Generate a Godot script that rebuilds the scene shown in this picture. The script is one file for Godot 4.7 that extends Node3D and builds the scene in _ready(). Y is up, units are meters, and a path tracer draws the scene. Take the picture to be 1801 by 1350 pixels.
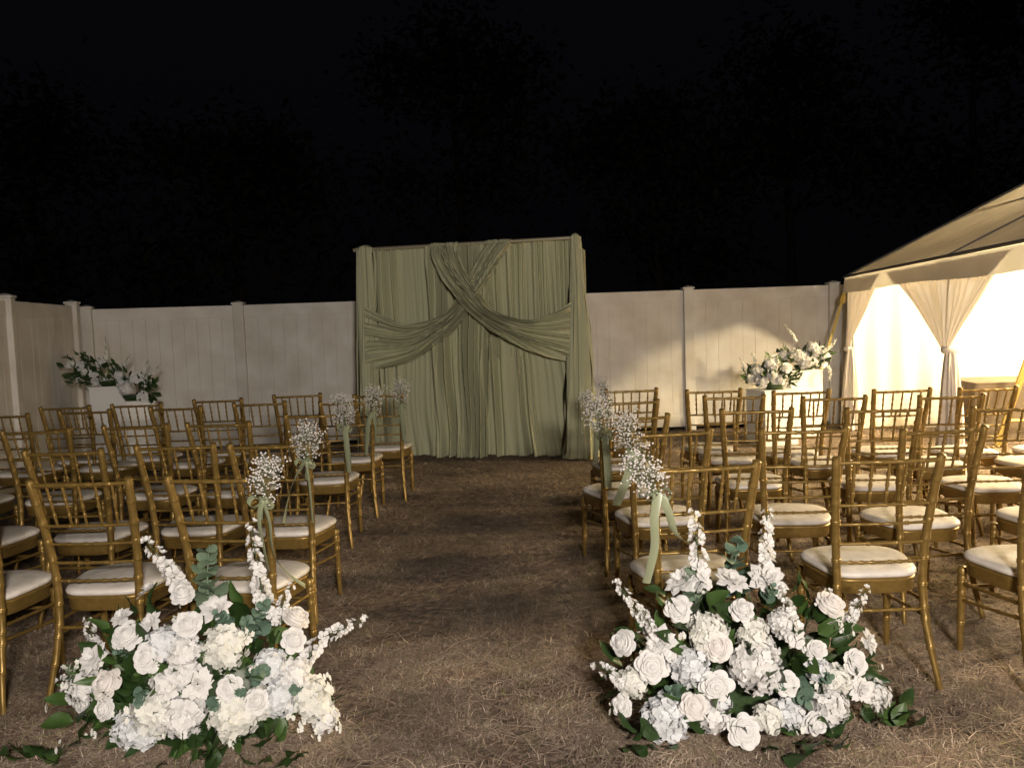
extends Node3D
# Night garden wedding: two blocks of gold chairs, an aisle, a sage drape, a lit tent.

const TAU2 := 6.2831853
var rng := RandomNumberGenerator.new()
var taken := {}
var M := {}
var shapes := {}

# ------------------------------------------------------------------ mesh building
class MB:
	var v := PackedVector3Array()
	var i := PackedInt32Array()

	func quad(a: int, b: int, c: int, d: int) -> void:
		i.append_array(PackedInt32Array([a, b, c, a, c, d]))

	func grid(nu: int, nv: int, f: Callable, flip := false) -> void:
		var o := v.size()
		for b in nv + 1:
			for a in nu + 1:
				v.append(f.call(float(a) / nu, float(b) / nv))
		for b in nv:
			for a in nu:
				var p := o + b * (nu + 1) + a
				if flip:
					quad(p, p + 1, p + nu + 2, p + nu + 1)
				else:
					quad(p, p + nu + 1, p + nu + 2, p + 1)

	func tube(pts: PackedVector3Array, rad: PackedFloat32Array, seg := 8, flat := 1.0) -> void:
		var o := v.size()
		var n := pts.size()
		var side := Vector3.ZERO
		for k in n:
			var t := (pts[mini(k + 1, n - 1)] - pts[maxi(k - 1, 0)]).normalized()
			if k == 0:
				side = t.cross(Vector3.UP if absf(t.y) < 0.9 else Vector3.FORWARD).normalized()
			side = (side - t * side.dot(t)).normalized()
			var up := side.cross(t)
			for s in seg:
				var a := TAU * s / seg
				v.append(pts[k] + side * cos(a) * rad[k] + up * sin(a) * rad[k] * flat)
		for k in n - 1:
			for s in seg:
				var p := o + k * seg + s
				var q := o + k * seg + (s + 1) % seg
				quad(p, q, q + seg, p + seg)
		for e in 2:
			var c := v.size()
			v.append(pts[0] if e == 0 else pts[n - 1])
			var at := o if e == 0 else o + (n - 1) * seg
			for s in seg:
				var p := at + s
				var q := at + (s + 1) % seg
				i.append_array(PackedInt32Array([c, q, p]) if e == 0 else PackedInt32Array([c, p, q]))

	func face(a: Vector3, b: Vector3, c: Vector3, d: Vector3) -> void:
		var o := v.size()
		v.append_array(PackedVector3Array([a, b, c, d]))
		quad(o, o + 1, o + 2, o + 3)

	# a box with chamfered edges
	func box(at: Vector3, size: Vector3, ch := 0.004, turn := Basis()) -> void:
		var h := size / 2.0
		var ax := [Vector3.RIGHT, Vector3.UP, Vector3.BACK]
		for d in 3:
			for s in [-1.0, 1.0]:
				var n: Vector3 = ax[d] * s
				var u: Vector3 = ax[(d + 1) % 3]
				var w: Vector3 = ax[(d + 2) % 3] * s
				var hu: float = h[(d + 1) % 3] - ch
				var hw: float = h[(d + 2) % 3] - ch
				var m: Vector3 = n * h[d]
				face(at + turn * (m - u * hu - w * hw), at + turn * (m - u * hu + w * hw), at + turn * (m + u * hu + w * hw), at + turn * (m + u * hu - w * hw))
		for d in 3:
			for s in [-1.0, 1.0]:
				for t in [-1.0, 1.0]:
					var u: Vector3 = ax[(d + 1) % 3] * s
					var w: Vector3 = ax[(d + 2) % 3] * t
					var e: Vector3 = ax[d] * (h[d] - ch)
					var p: Vector3 = u * h[(d + 1) % 3] + w * (h[(d + 2) % 3] - ch)
					var q: Vector3 = u * (h[(d + 1) % 3] - ch) + w * h[(d + 2) % 3]
					if s * t > 0:
						face(at + turn * (p - e), at + turn * (p + e), at + turn * (q + e), at + turn * (q - e))
					else:
						face(at + turn * (q - e), at + turn * (q + e), at + turn * (p + e), at + turn * (p - e))

	func add(other: MB, x: Transform3D) -> void:
		var o := v.size()
		for p in other.v:
			v.append(x * p)
		for k in other.i:
			i.append(k + o)

	func mesh(m: Material) -> ArrayMesh:
		var n := PackedVector3Array()
		n.resize(v.size())
		for k in range(0, i.size(), 3):
			var a := v[i[k]]
			var f := (v[i[k + 2]] - a).cross(v[i[k + 1]] - a)
			n[i[k]] += f
			n[i[k + 1]] += f
			n[i[k + 2]] += f
		for k in n.size():
			n[k] = n[k].normalized() if n[k].length_squared() > 0.0 else Vector3.UP
		var arrays := []
		arrays.resize(Mesh.ARRAY_MAX)
		arrays[Mesh.ARRAY_VERTEX] = v
		arrays[Mesh.ARRAY_NORMAL] = n
		arrays[Mesh.ARRAY_INDEX] = i
		var r := ArrayMesh.new()
		r.add_surface_from_arrays(Mesh.PRIMITIVE_TRIANGLES, arrays)
		r.surface_set_material(0, m)
		return r

func numbered(called: String) -> String:
	taken[called] = taken.get(called, -1) + 1
	return called if taken[called] == 0 else "%s_%03d" % [called, taken[called]]

func tag(o: Node, label: String, category: String, group := "", kind := "") -> Node:
	o.set_meta("label", label)
	o.set_meta("category", category)
	if group:
		o.set_meta("group", group)
	if kind:
		o.set_meta("kind", kind)
	return o

func thing(called: String, label: String, category: String, at := Vector3.ZERO, turn := 0.0, group := "") -> Node3D:
	var o := Node3D.new()
	o.name = numbered(called)
	o.position = at
	o.rotation.y = turn
	add_child(o)
	tag(o, label, category, group)
	return o

func part(called: String, mesh: Mesh, parent: Node, at := Transform3D()) -> MeshInstance3D:
	var o := MeshInstance3D.new()
	o.name = called if parent != self else numbered(called)
	o.mesh = mesh
	o.transform = at
	parent.add_child(o, true)
	return o

# a point on a smooth curve through pts
func spline(pts: Array, t: float) -> Vector3:
	var n := pts.size() - 1
	var k := clampi(int(t * n), 0, n - 1)
	var f := t * n - k
	var a: Vector3 = pts[maxi(k - 1, 0)]
	var b: Vector3 = pts[k]
	var c: Vector3 = pts[k + 1]
	var d: Vector3 = pts[mini(k + 2, n)]
	return b.cubic_interpolate(c, a, d, f)

func curve_tube(mb: MB, pts: Array, r0: float, r1: float, n := 8, seg := 5) -> void:
	var p := PackedVector3Array()
	var r := PackedFloat32Array()
	for k in n + 1:
		p.append(spline(pts, float(k) / n))
		r.append(lerpf(r0, r1, float(k) / n))
	mb.tube(p, r, seg)

# a turned rod with raised bamboo knuckles at the given fractions of its length
func bamboo(mb: MB, path: Callable, radius: Callable, rings: Array, length: float, bump := 0.0032, base_n := 6, seg := 8, flat := 1.0) -> void:
	var ts := []
	for k in base_n + 1:
		ts.append(float(k) / base_n)
	for g in rings:
		for d in [-0.0075, -0.0055, -0.0008, 0.0008, 0.0055, 0.0075]:
			ts.append(clampf(g + d / length, 0.0, 1.0))
	ts.sort()
	var p := PackedVector3Array()
	var r := PackedFloat32Array()
	var last := -1.0
	for t in ts:
		if t - last < 0.0004:
			continue
		last = t
		var b := 0.0
		for g in rings:
			var d: float = absf(t - g) * length
			if d < 0.0065:
				b = bump if d > 0.002 else bump * 0.45
		p.append(path.call(t))
		r.append(radius.call(t) + b)
	mb.tube(p, r, seg, flat)

func look(dir: Vector3, roll := 0.0) -> Basis:   # y axis along dir
	var y := dir.normalized()
	var x := y.cross(Vector3.UP if absf(y.y) < 0.95 else Vector3.RIGHT).normalized()
	return Basis(x, y, x.cross(y)) * Basis(Vector3.UP, roll)

# ------------------------------------------------------------------ materials
func lin(r: float, g: float, b: float) -> Color:
	return Color(r, g, b).linear_to_srgb()

func mat(called: String, c: Color, rough := 0.7, metal := 0.0) -> StandardMaterial3D:
	var m := StandardMaterial3D.new()
	m.resource_name = called
	m.albedo_color = c
	m.roughness = rough
	m.metallic = metal
	M[called] = m
	return m

func noise_tex(freq: float, seed_: int, lo: Color, hi: Color, size := 512, octaves := 4, mid := Color(-1, 0, 0)) -> NoiseTexture2D:
	var n := FastNoiseLite.new()
	n.seed = seed_
	n.frequency = freq
	n.fractal_octaves = octaves
	var t := NoiseTexture2D.new()
	t.width = size
	t.height = size
	t.seamless = true
	t.noise = n
	var g := Gradient.new()
	g.set_color(0, lo)
	g.set_color(1, hi)
	if mid.r >= 0:
		g.add_point(0.5, mid)
	t.color_ramp = g
	return t

func tri(m: StandardMaterial3D, tex: Texture2D, scale: float, world := true) -> void:
	m.albedo_texture = tex
	m.uv1_triplanar = true
	m.uv1_world_triplanar = world
	m.uv1_scale = Vector3.ONE * scale

func make_materials() -> void:
	var gold := mat("gold_paint", lin(0.31, 0.203, 0.06), 0.32, 0.5)
	tri(gold, noise_tex(0.02, 4, Color(0.82, 0.8, 0.76), Color(1, 1, 1)), 3.0, false)
	var cu := mat("cushion_vinyl", lin(0.80, 0.755, 0.72), 0.5)
	tri(cu, noise_tex(0.012, 8, Color(0.9, 0.89, 0.87), Color(1, 1, 1)), 2.0, false)
	cu.heightmap_enabled = true
	cu.heightmap_texture = noise_tex(0.007, 9, Color(0, 0, 0), Color(1, 1, 1), 256, 3)
	cu.heightmap_scale = 0.7
	gold.roughness_texture = noise_tex(0.03, 6, Color(0.75, 0.75, 0.75), Color(1.0, 1.0, 1.0), 256, 4)
	gold.roughness_texture_channel = BaseMaterial3D.TEXTURE_CHANNEL_GRAYSCALE
	gold.roughness = 0.42
	var vinyl := mat("fence_vinyl", lin(0.77, 0.75, 0.725), 0.5)
	tri(vinyl, noise_tex(0.006, 11, Color(0.88, 0.86, 0.83), Color(1, 1, 1)), 0.6)
	mat("pedestal_white", lin(0.78, 0.77, 0.76), 0.45)
	var sage := mat("sage_chiffon", lin(0.56, 0.56, 0.37), 0.85)
	sage.rim_enabled = true
	sage.rim = 0.3
	sage.rim_tint = 0.6
	sage.backlight_enabled = true
	sage.backlight = Color(0.25, 0.25, 0.25)
	tri(sage, noise_tex(0.2, 21, Color(0.88, 0.88, 0.88), Color(1, 1, 1), 256, 2), 4.0, false)
	var satin := mat("sage_satin", lin(0.30, 0.33, 0.21), 0.36)
	satin.anisotropy_enabled = false
	satin.backlight_enabled = true
	satin.backlight = Color(0.3, 0.3, 0.3)
	mat("frame_pipe", lin(0.55, 0.5, 0.36), 0.4, 0.6)
	var tent := mat("tent_vinyl", lin(0.74, 0.70, 0.64), 0.5)
	tent.backlight_enabled = true
	tent.backlight = lin(0.23, 0.228, 0.222)
	tri(tent, noise_tex(0.008, 31, Color(0.86, 0.85, 0.83), Color(1, 1, 1)), 0.5, false)
	var val := mat("valance_vinyl", lin(0.74, 0.70, 0.64), 0.5)
	val.backlight_enabled = true
	val.backlight = lin(0.235, 0.225, 0.20)
	var lining := mat("tent_wall_cloth", lin(0.74, 0.70, 0.61), 0.8)
	lining.backlight_enabled = true
	lining.backlight = Color(0.12, 0.12, 0.12)
	var sheer := mat("sheer_white", lin(0.82, 0.76, 0.70), 0.85)
	sheer.backlight_enabled = true
	sheer.backlight = lin(0.17, 0.16, 0.15)
	mat("tent_edge", lin(0.11, 0.10, 0.095), 0.7)
	mat("white_pole", lin(0.7, 0.7, 0.7), 0.35, 0.2)
	mat("strap_yellow", lin(0.42, 0.33, 0.085), 0.6)
	mat("arch_gold", lin(0.40, 0.29, 0.08), 0.4, 0.5)
	var linen := mat("tan_linen", lin(0.13, 0.10, 0.07), 0.9)
	linen.rim_enabled = true
	linen.rim = 0.2
	for p in [["petal_white", 0.725, 0.715, 0.72], ["petal_cool", 0.685, 0.70, 0.735], ["petal_cream", 0.72, 0.715, 0.675], ["petal_blush", 0.735, 0.70, 0.685]]:
		var m := mat(p[0], lin(p[1], p[2], p[3]), 0.75)
		m.backlight_enabled = true
		m.backlight = Color(0.55, 0.55, 0.53)
	mat("flower_eye", lin(0.35, 0.36, 0.08), 0.8)
	for p in [["leaf_dark", 0.034, 0.072, 0.018, 0.45], ["leaf_mid", 0.075, 0.14, 0.034, 0.48], ["leaf_blue", 0.15, 0.235, 0.185, 0.65], ["leaf_pale", 0.23, 0.31, 0.22, 0.65], ["stem_green", 0.07, 0.1, 0.035, 0.6]]:
		var m := mat(p[0], lin(p[1], p[2], p[3]), p[4])
		m.backlight_enabled = true
		m.backlight = Color(0.2, 0.2, 0.2)
		tri(m, noise_tex(0.03, 41 + M.size(), Color(0.62, 0.66, 0.6), Color(1, 1, 1), 256), 6.0, false)
	mat("breath_white", lin(0.70, 0.67, 0.66), 0.8)
	mat("breath_stem", lin(0.17, 0.19, 0.11), 0.8)
	mat("bark", lin(0.04, 0.032, 0.026), 0.95)
	mat("night_foliage", lin(0.018, 0.024, 0.014), 0.8)
	mat("night_foliage_brown", lin(0.022, 0.022, 0.015), 0.8)
	mat("dark_metal", lin(0.05, 0.05, 0.05), 0.5, 0.7)
	var lamp := mat("lamp_face", lin(0.9, 0.85, 0.75), 0.4)
	lamp.emission_enabled = true
	lamp.emission = Color(1, 0.86, 0.66)
	lamp.emission_energy_multiplier = 2.0
	var soil := mat("dry_soil", Color(1, 1, 1), 0.95)
	tri(soil, noise_tex(0.02, 51, lin(0.085, 0.060, 0.046), lin(0.27, 0.197, 0.145), 1024, 6, lin(0.15, 0.106, 0.079)), 0.55)
	soil.heightmap_enabled = true
	var hn := FastNoiseLite.new()
	hn.seed = 52
	hn.frequency = 0.06
	hn.fractal_octaves = 5
	var ht := NoiseTexture2D.new()
	ht.width = 512
	ht.height = 512
	ht.seamless = true
	ht.noise = hn
	soil.heightmap_texture = ht
	soil.heightmap_scale = 1.3
	var straw := mat("dry_grass", Color(1, 1, 1), 0.8)
	straw.vertex_color_use_as_albedo = true
	straw.backlight_enabled = true
	straw.backlight = Color(0.2, 0.2, 0.2)

# ------------------------------------------------------------------ flowers
func petal(mb: MB, ang: float, wid: float, r0: float, r1: float, y0: float, y1: float, curl: float, cup := 1.0, point := 0.0, nu := 4, nv := 4) -> void:
	# an upright petal round the +y axis: from radius r0 at its foot to r1 at its lip
	mb.grid(nu, nv, func(u, vv):
		var a: float = (u - 0.5) * 2.0
		var w: float = sin(PI * (0.18 + 0.62 * vv)) if point <= 0.0 else pow(sin(PI * clampf(0.12 + 0.88 * vv, 0, 1)), 0.7) * (1.0 - point * vv * vv)
		var ang2: float = ang + a * wid * w
		var lip: float = vv * vv * vv
		var r: float = lerpf(r0, r1, pow(vv, 0.42)) + curl * lip * (1.0 - 0.3 * a * a) + 0.06 * r1 * cup * (1 - a * a) * vv
		var y: float = lerpf(y0, y1, sin(vv * PI * 0.5)) - absf(curl) * lip * 0.8 - a * a * vv * 0.12 * (y1 - y0)
		return Vector3(cos(ang2) * r, y, sin(ang2) * r))

func rose_shape(variant: int) -> MB:
	var mb := MB.new()
	rng.seed = 700 + variant
	var open: float = [0.88, 0.97, 1.06, 0.7, 0.8][variant]
	# tight heart, as a spiral
	mb.grid(34, 4, func(u, v):
		var a: float = u * TAU * 2.6
		var r: float = (0.004 + 0.30 * u) * (0.55 + 0.55 * sin(v * 2.3))
		return Vector3(cos(a) * r, 0.2 + v * (0.80 - 0.07 * u), sin(a) * r))
	mb.grid(9, 3, func(u, v):
		var r: float = 0.2 * cos(v * PI * 0.5)
		return Vector3(cos(u * TAU) * r, 0.9 + 0.13 * sin(v * PI * 0.5), sin(u * TAU) * r), true)
	mb.grid(20, 6, func(u, v):   # the body of the bloom, so that the creases stay shallow
		var r: float = 0.86 * open * cos(v * PI * 0.46)
		return Vector3(cos(u * TAU) * r, -0.02 + 0.95 * sin(v * PI * 0.5), sin(u * TAU) * r), true)
	var layers := [[4, 0.40, 0.99, 0.86, 0.02], [5, 0.56, 0.95, 0.78, 0.04], [5, 0.72, 0.88, 0.76, 0.07], [6, 0.88, 0.74, 0.66, 0.11], [6, 1.0, 0.5, 0.64, 0.16], [6, 1.02, 0.26, 0.6, 0.16]]
	for L in layers:
		var off := rng.randf() * TAU
		for k in L[0]:
			petal(mb, off + TAU * k / L[0] + rng.randf_range(-0.12, 0.12), L[3], 0.12, L[1] * open * rng.randf_range(0.9, 1.08), -0.05, L[2] * rng.randf_range(0.88, 1.06), L[4] * rng.randf_range(0.7, 1.25), 1.0, 0.0, 6, 6)
	return mb

func open_flower_shape(variant: int) -> MB:   # ruffled, many pointed petals
	var mb := MB.new()
	rng.seed = 800 + variant
	for L in [[5, 0.26, 0.62, 0.7, 0.05], [6, 0.45, 0.6, 0.55, 0.08], [7, 0.68, 0.5, 0.5, 0.12], [8, 0.9, 0.36, 0.44, 0.14], [8, 1.04, 0.16, 0.42, 0.12]]:
		var off := rng.randf() * TAU
		for k in L[0]:
			petal(mb, off + TAU * k / L[0] + rng.randf_range(-0.2, 0.2), L[3], 0.06, L[1] * rng.randf_range(0.82, 1.1), 0.05, L[2] * rng.randf_range(0.7, 1.25), L[4], 1.0, 0.3, 4, 5)
	return mb

func floret(mb: MB, x: Transform3D, n := 4, pointed := false) -> void:
	for k in n:
		var a := TAU * k / n + 0.3
		var d := Vector3(cos(a), 0, sin(a))
		var s := Vector3(-sin(a), 0, cos(a))
		var o := mb.v.size()
		var w := 0.34 if pointed else 0.52
		for p in [Vector3.ZERO, d * 0.5 + s * w + Vector3.UP * 0.16, d * 1.02 + s * w * 0.55 + Vector3.UP * 0.1, d * 1.02 - s * w * 0.55 + Vector3.UP * 0.16, d * 0.5 - s * w + Vector3.UP * 0.1, d * 0.62 + Vector3.UP * 0.03]:
			mb.v.append(x * p)
		for q in [[0, 5, 1], [1, 5, 2], [2, 5, 3], [3, 5, 4], [4, 5, 0]]:
			mb.i.append_array(PackedInt32Array([o + q[0], o + q[1], o + q[2]]))

func hydrangea_shape(variant: int, n := 125) -> MB:
	var mb := MB.new()
	rng.seed = 900 + variant
	mb.grid(18, 8, func(u, v):
		var r: float = 0.74 * cos(v * PI * 0.62 - 0.4)
		return Vector3(cos(u * TAU) * r, 0.74 * sin(v * PI * 0.62 - 0.4), sin(u * TAU) * r), true)
	for k in n:
		var y := 1.0 - 1.35 * (k + 0.5) / n
		var a := k * 2.39996 + rng.randf_range(-0.25, 0.25)
		var r := sqrt(maxf(0.0, 1.0 - y * y))
		var d := Vector3(cos(a) * r, y, sin(a) * r)
		var lump := 0.86 + 0.14 * sin(d.x * 5.0 + variant) * cos(d.z * 4.0 + d.y * 3.0) + rng.randf_range(-0.11, 0.09)
		var nd := (d + Vector3(rng.randf_range(-0.6, 0.6), rng.randf_range(-0.6, 0.6), rng.randf_range(-0.6, 0.6))).normalized()
		floret(mb, Transform3D(look(nd, rng.randf() * TAU).scaled(Vector3.ONE * rng.randf_range(0.17, 0.235)), d * lump), 4)
	return mb

func leaf_shape(kind: int) -> MB:   # 1 long, along +y, from the origin
	var mb := MB.new()
	var w: float = [0.24, 0.33, 0.15][kind]
	mb.grid(4, 6, func(u, v):
		var a: float = u * 2.0 - 1.0
		var wid: float = w * pow(sin(PI * pow(v, 0.8)), 0.85)
		return Vector3(a * wid, v, absf(a) * wid * 0.35 - 0.22 * v * v + 0.04 * sin(v * 9.0 + a * 2.0) * absf(a)))
	return mb

func round_leaf(mb: MB, x: Transform3D) -> void:
	var o := mb.v.size()
	mb.v.append(x * Vector3(0, 0.5, 0.06))
	for k in 9:
		var a := TAU * k / 9.0
		mb.v.append(x * Vector3(sin(a) * 0.5, 0.5 - cos(a) * 0.5, 0.0 + 0.08 * cos(2 * a)))
	for k in 9:
		mb.i.append_array(PackedInt32Array([o, o + 1 + k, o + 1 + (k + 1) % 9]))

func eucalyptus_shape(variant: int, n := 9) -> MB:   # about 1 high, along +y
	var mb := MB.new()
	rng.seed = 1000 + variant
	curve_tube(mb, [Vector3.ZERO, Vector3(0.05, 0.5, 0.02), Vector3(0.0, 1.0, 0.08)], 0.018, 0.008, 6, 4)
	for k in n:
		var h := 0.12 + 0.86 * k / n
		for s in 2:
			var a := k * 1.7 + s * PI + rng.randf_range(-0.3, 0.3)
			var d := Vector3(cos(a), 0.55, sin(a)).normalized()
			var sz := (0.34 - 0.18 * h) * rng.randf_range(0.85, 1.2)
			round_leaf(mb, Transform3D(look(d, rng.randf_range(-0.8, 0.8)).scaled(Vector3.ONE * sz), Vector3(0.05 * sin(h * 3.0), h, 0.05 * h)))
	return mb

func flower_mesh(kind: String, variant: int, material: String) -> ArrayMesh:
	var key := "%s%d%s" % [kind, variant, material]
	if not shapes.has(key):
		var mb: MB
		match kind:
			"rose": mb = rose_shape(variant)
			"open_flower": mb = open_flower_shape(variant)
			"hydrangea": mb = hydrangea_shape(variant)
			"small_hydrangea": mb = hydrangea_shape(variant, 75)
			"leaf": mb = leaf_shape(variant)
			"eucalyptus_sprig": mb = eucalyptus_shape(variant)
		shapes[key] = mb.mesh(M[material])
	return shapes[key]

func blossom_spray(parent: Node3D, pts: Array, size: float, seed_: int, material := "petal_white") -> void:
	rng.seed = seed_
	var st := MB.new()
	curve_tube(st, pts, 0.003, 0.0015, 8, 5)
	var len0 := 0.0
	for k in pts.size() - 1:
		len0 += (pts[k + 1] - pts[k]).length()
	var fl := MB.new()
	var n := int(len0 / (size * 0.62))
	for k in n:
		var t := 0.08 + 0.92 * k / maxf(1.0, n - 1)
		var p := spline(pts, t)
		var ax := (spline(pts, minf(1.0, t + 0.05)) - spline(pts, maxf(0.0, t - 0.05))).normalized()
		for s in (3 if t < 0.4 else 2 if t < 0.8 else 1):
			var a := k * 2.4 + s * 2.2 + rng.randf_range(-0.5, 0.5)
			var side := look(ax) * Vector3(cos(a), 0.35 + 0.5 * t, sin(a))
			var z := size * lerpf(1.0, 0.6, t) * rng.randf_range(0.75, 1.15)
			var at := p + side * size * lerpf(0.85, 0.4, t) * rng.randf_range(0.75, 1.1)
			curve_tube(st, [p, at], 0.0011, 0.0009, 1, 3)
			var bloom := MB.new()
			var open := rng.randf_range(0.5, 1.0) * lerpf(1.0, 0.55, t)
			for q in 5:
				petal(bloom, TAU * q / 5.0 + rng.randf_range(-0.2, 0.2), 0.62, 0.08, 0.45 + 0.6 * open, 0.0, 1.0 - 0.75 * open, 0.12, 1.0, 0.0, 2, 3)
			fl.add(bloom, Transform3D(look(side + Vector3(0, 0, 0.3), rng.randf() * TAU).scaled(Vector3.ONE * z), at))
	var stem := part("spray_stem", st.mesh(M.stem_green), parent)
	part("spray_blossoms", fl.mesh(M[material]), stem)

func ground_bouquet(label: String, at: Vector3, blooms: Array, sprays: Array, spires: Array, loose: Array, seed_: int) -> void:
	var t := thing("floral_arrangement", label, "flowers", at, 0.0, "floral arrangements at the foot of the aisle")
	var R := Vector3(0.58, 0.56, 0.30)
	# the cushion of foliage between the blooms, each leaf a piece of its own
	rng.seed = seed_
	var base := MB.new()
	base.grid(18, 6, func(u, v):
		var a: float = u * TAU
		var r: float = cos(v * PI * 0.5)
		return Vector3(cos(a) * r * 0.33, 0.01 + 0.34 * sin(v * PI * 0.5), sin(a) * r * 0.11))
	part("foam_base", base.mesh(M.leaf_dark), t)
	for k in 255:
		var a := rng.randf_range(-0.35, PI + 0.35)
		var e := asin(rng.randf_range(0.16, 1.0))
		var d := Vector3(cos(a) * cos(e), sin(e), sin(a) * cos(e))
		var p := d * R * rng.randf_range(0.55, 0.92) * Vector3(1.0 - 0.12 * absf(d.x), 1, 1)
		p.y = maxf(p.y, 0.015)
		var out := (d / R).normalized() + Vector3(rng.randf_range(-1.1, 1.1), rng.randf_range(-0.7, 0.9), rng.randf_range(-0.5, 0.8)) * 0.75
		if p.y < 0.12:
			out.y = absf(out.y) * 0.3
		var s := rng.randf_range(0.065, 0.115)
		var kind := 0 if rng.randf() < 0.45 else (1 if rng.randf() < 0.6 else 2)
		part("leaf", flower_mesh("leaf", kind, "leaf_dark" if rng.randf() < 0.62 else "leaf_mid"), t, Transform3D(look(out, rng.randf() * TAU).scaled(Vector3.ONE * s), p))
	for L in loose:   # leaves and sprays that lie out on the grass
		for k in 11:
			var p := Vector3(L[0] + rng.randf_range(-0.1, 0.1), rng.randf_range(0.012, 0.07), L[1] + rng.randf_range(-0.05, 0.06))
			part("leaf", flower_mesh("leaf", k % 2, "leaf_dark" if k % 3 else "leaf_mid"), t, Transform3D(look(Vector3(signf(L[0]) * rng.randf_range(-0.3, 1.0), rng.randf_range(0.05, 0.5), rng.randf_range(-0.5, 1.0)), rng.randf_range(-0.6, 0.6) + PI).scaled(Vector3.ONE * rng.randf_range(0.06, 0.1)), p))
	var n := 0
	for b in blooms:
		n += 1
		var p := Vector3(b[1], b[2], b[3])
		var out := Vector3(p.x / (R.x * R.x), p.y / (R.y * R.y), p.z / (R.z * R.z)).normalized()
		out = (out + Vector3(rng.randf_range(-0.35, 0.35), 0.18 + rng.randf_range(-0.3, 0.3), 0.15)).normalized()
		var s: float = b[4]
		match b[0]:
			"r":
				s *= 0.98
				part("rose", flower_mesh("rose", (n * 3 + seed_) % 5, "petal_white" if n % 4 else "petal_blush"), t, Transform3D(look(out, rng.randf() * TAU).scaled(Vector3(1, rng.randf_range(0.85, 1.15), 1) * s * rng.randf_range(0.92, 1.08)), p - out * s * 0.35))
			"o":
				s *= 1.1
				part("ruffled_flower", flower_mesh("open_flower", n % 2, "petal_white"), t, Transform3D(look(out, rng.randf() * TAU).scaled(Vector3.ONE * s), p - out * s * 0.2))
			"h":
				s *= rng.randf_range(1.0, 1.16)
				part("hydrangea_bloom", flower_mesh("hydrangea", n % 3, ["petal_cool", "petal_white", "petal_cream"][(n * 7 + seed_) % 3]), t, Transform3D(look(out, rng.randf() * TAU).scaled(Vector3.ONE * s), p - out * s * 0.55))
			"e":
				part("eucalyptus_sprig", flower_mesh("eucalyptus_sprig", n % 3, "leaf_blue"), t, Transform3D(look(out + Vector3(rng.randf_range(-0.6, 0.6), rng.randf_range(-0.3, 0.4), 0), rng.randf() * TAU).scaled(Vector3.ONE * s * 2.6), p - out * s * 1.4))
	for k in 5:   # fuller heads tucked in behind the listed ones
		var a := 0.28 + (PI - 0.56) * fposmod(k * 0.618, 1.0)
		var e := asin(0.16 + 0.6 * k / 5.0)
		var d := Vector3(cos(a) * cos(e), sin(e), sin(a) * cos(e))
		var s := rng.randf_range(0.05, 0.062)
		part("hydrangea_bloom", flower_mesh("hydrangea", k % 3, ["petal_white", "petal_cool", "petal_cream", "petal_white"][k % 4]), t, Transform3D(look(d + Vector3(0, 0.2, 0.2), rng.randf() * TAU).scaled(Vector3.ONE * s), d * R * 0.86))
	for s in sprays:
		blossom_spray(t, s[0], s[1], seed_ + int(100 * s[1]) + t.get_child_count())
	for s in spires:
		part("eucalyptus_sprig", flower_mesh("eucalyptus_sprig", 1, "leaf_pale" if s[3] > 0.5 else "leaf_blue"), t, Transform3D(look(s[1], 0.6).scaled(Vector3.ONE * s[2]), s[0]))
	# little filler buds
	var bud := MB.new()
	var stems := MB.new()
	for k in 30:
		var a := rng.randf_range(0.35, PI - 0.35)
		var e := asin(rng.randf_range(0.1, 0.9))
		var d := Vector3(cos(a) * cos(e), sin(e), sin(a) * cos(e))
		var p := d * R * rng.randf_range(0.94, 1.03)
		curve_tube(stems, [d * R * 0.8, p], 0.0012, 0.0008, 2, 3)
		for q in 4:
			floret(bud, Transform3D(look(d + Vector3(rng.randf_range(-1, 1), rng.randf(), rng.randf_range(-1, 1)), 0.0).scaled(Vector3(1, 2, 1) * rng.randf_range(0.005, 0.008)), p + Vector3(rng.randf_range(-1, 1), rng.randf_range(-1, 1), rng.randf_range(-1, 1)) * 0.016), 5)
	var bs := part("filler_stems", stems.mesh(M.stem_green), t)
	bs.set_meta("kind", "stuff")
	part("filler_buds", bud.mesh(M.petal_cream), bs).set_meta("kind", "stuff")

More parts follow.
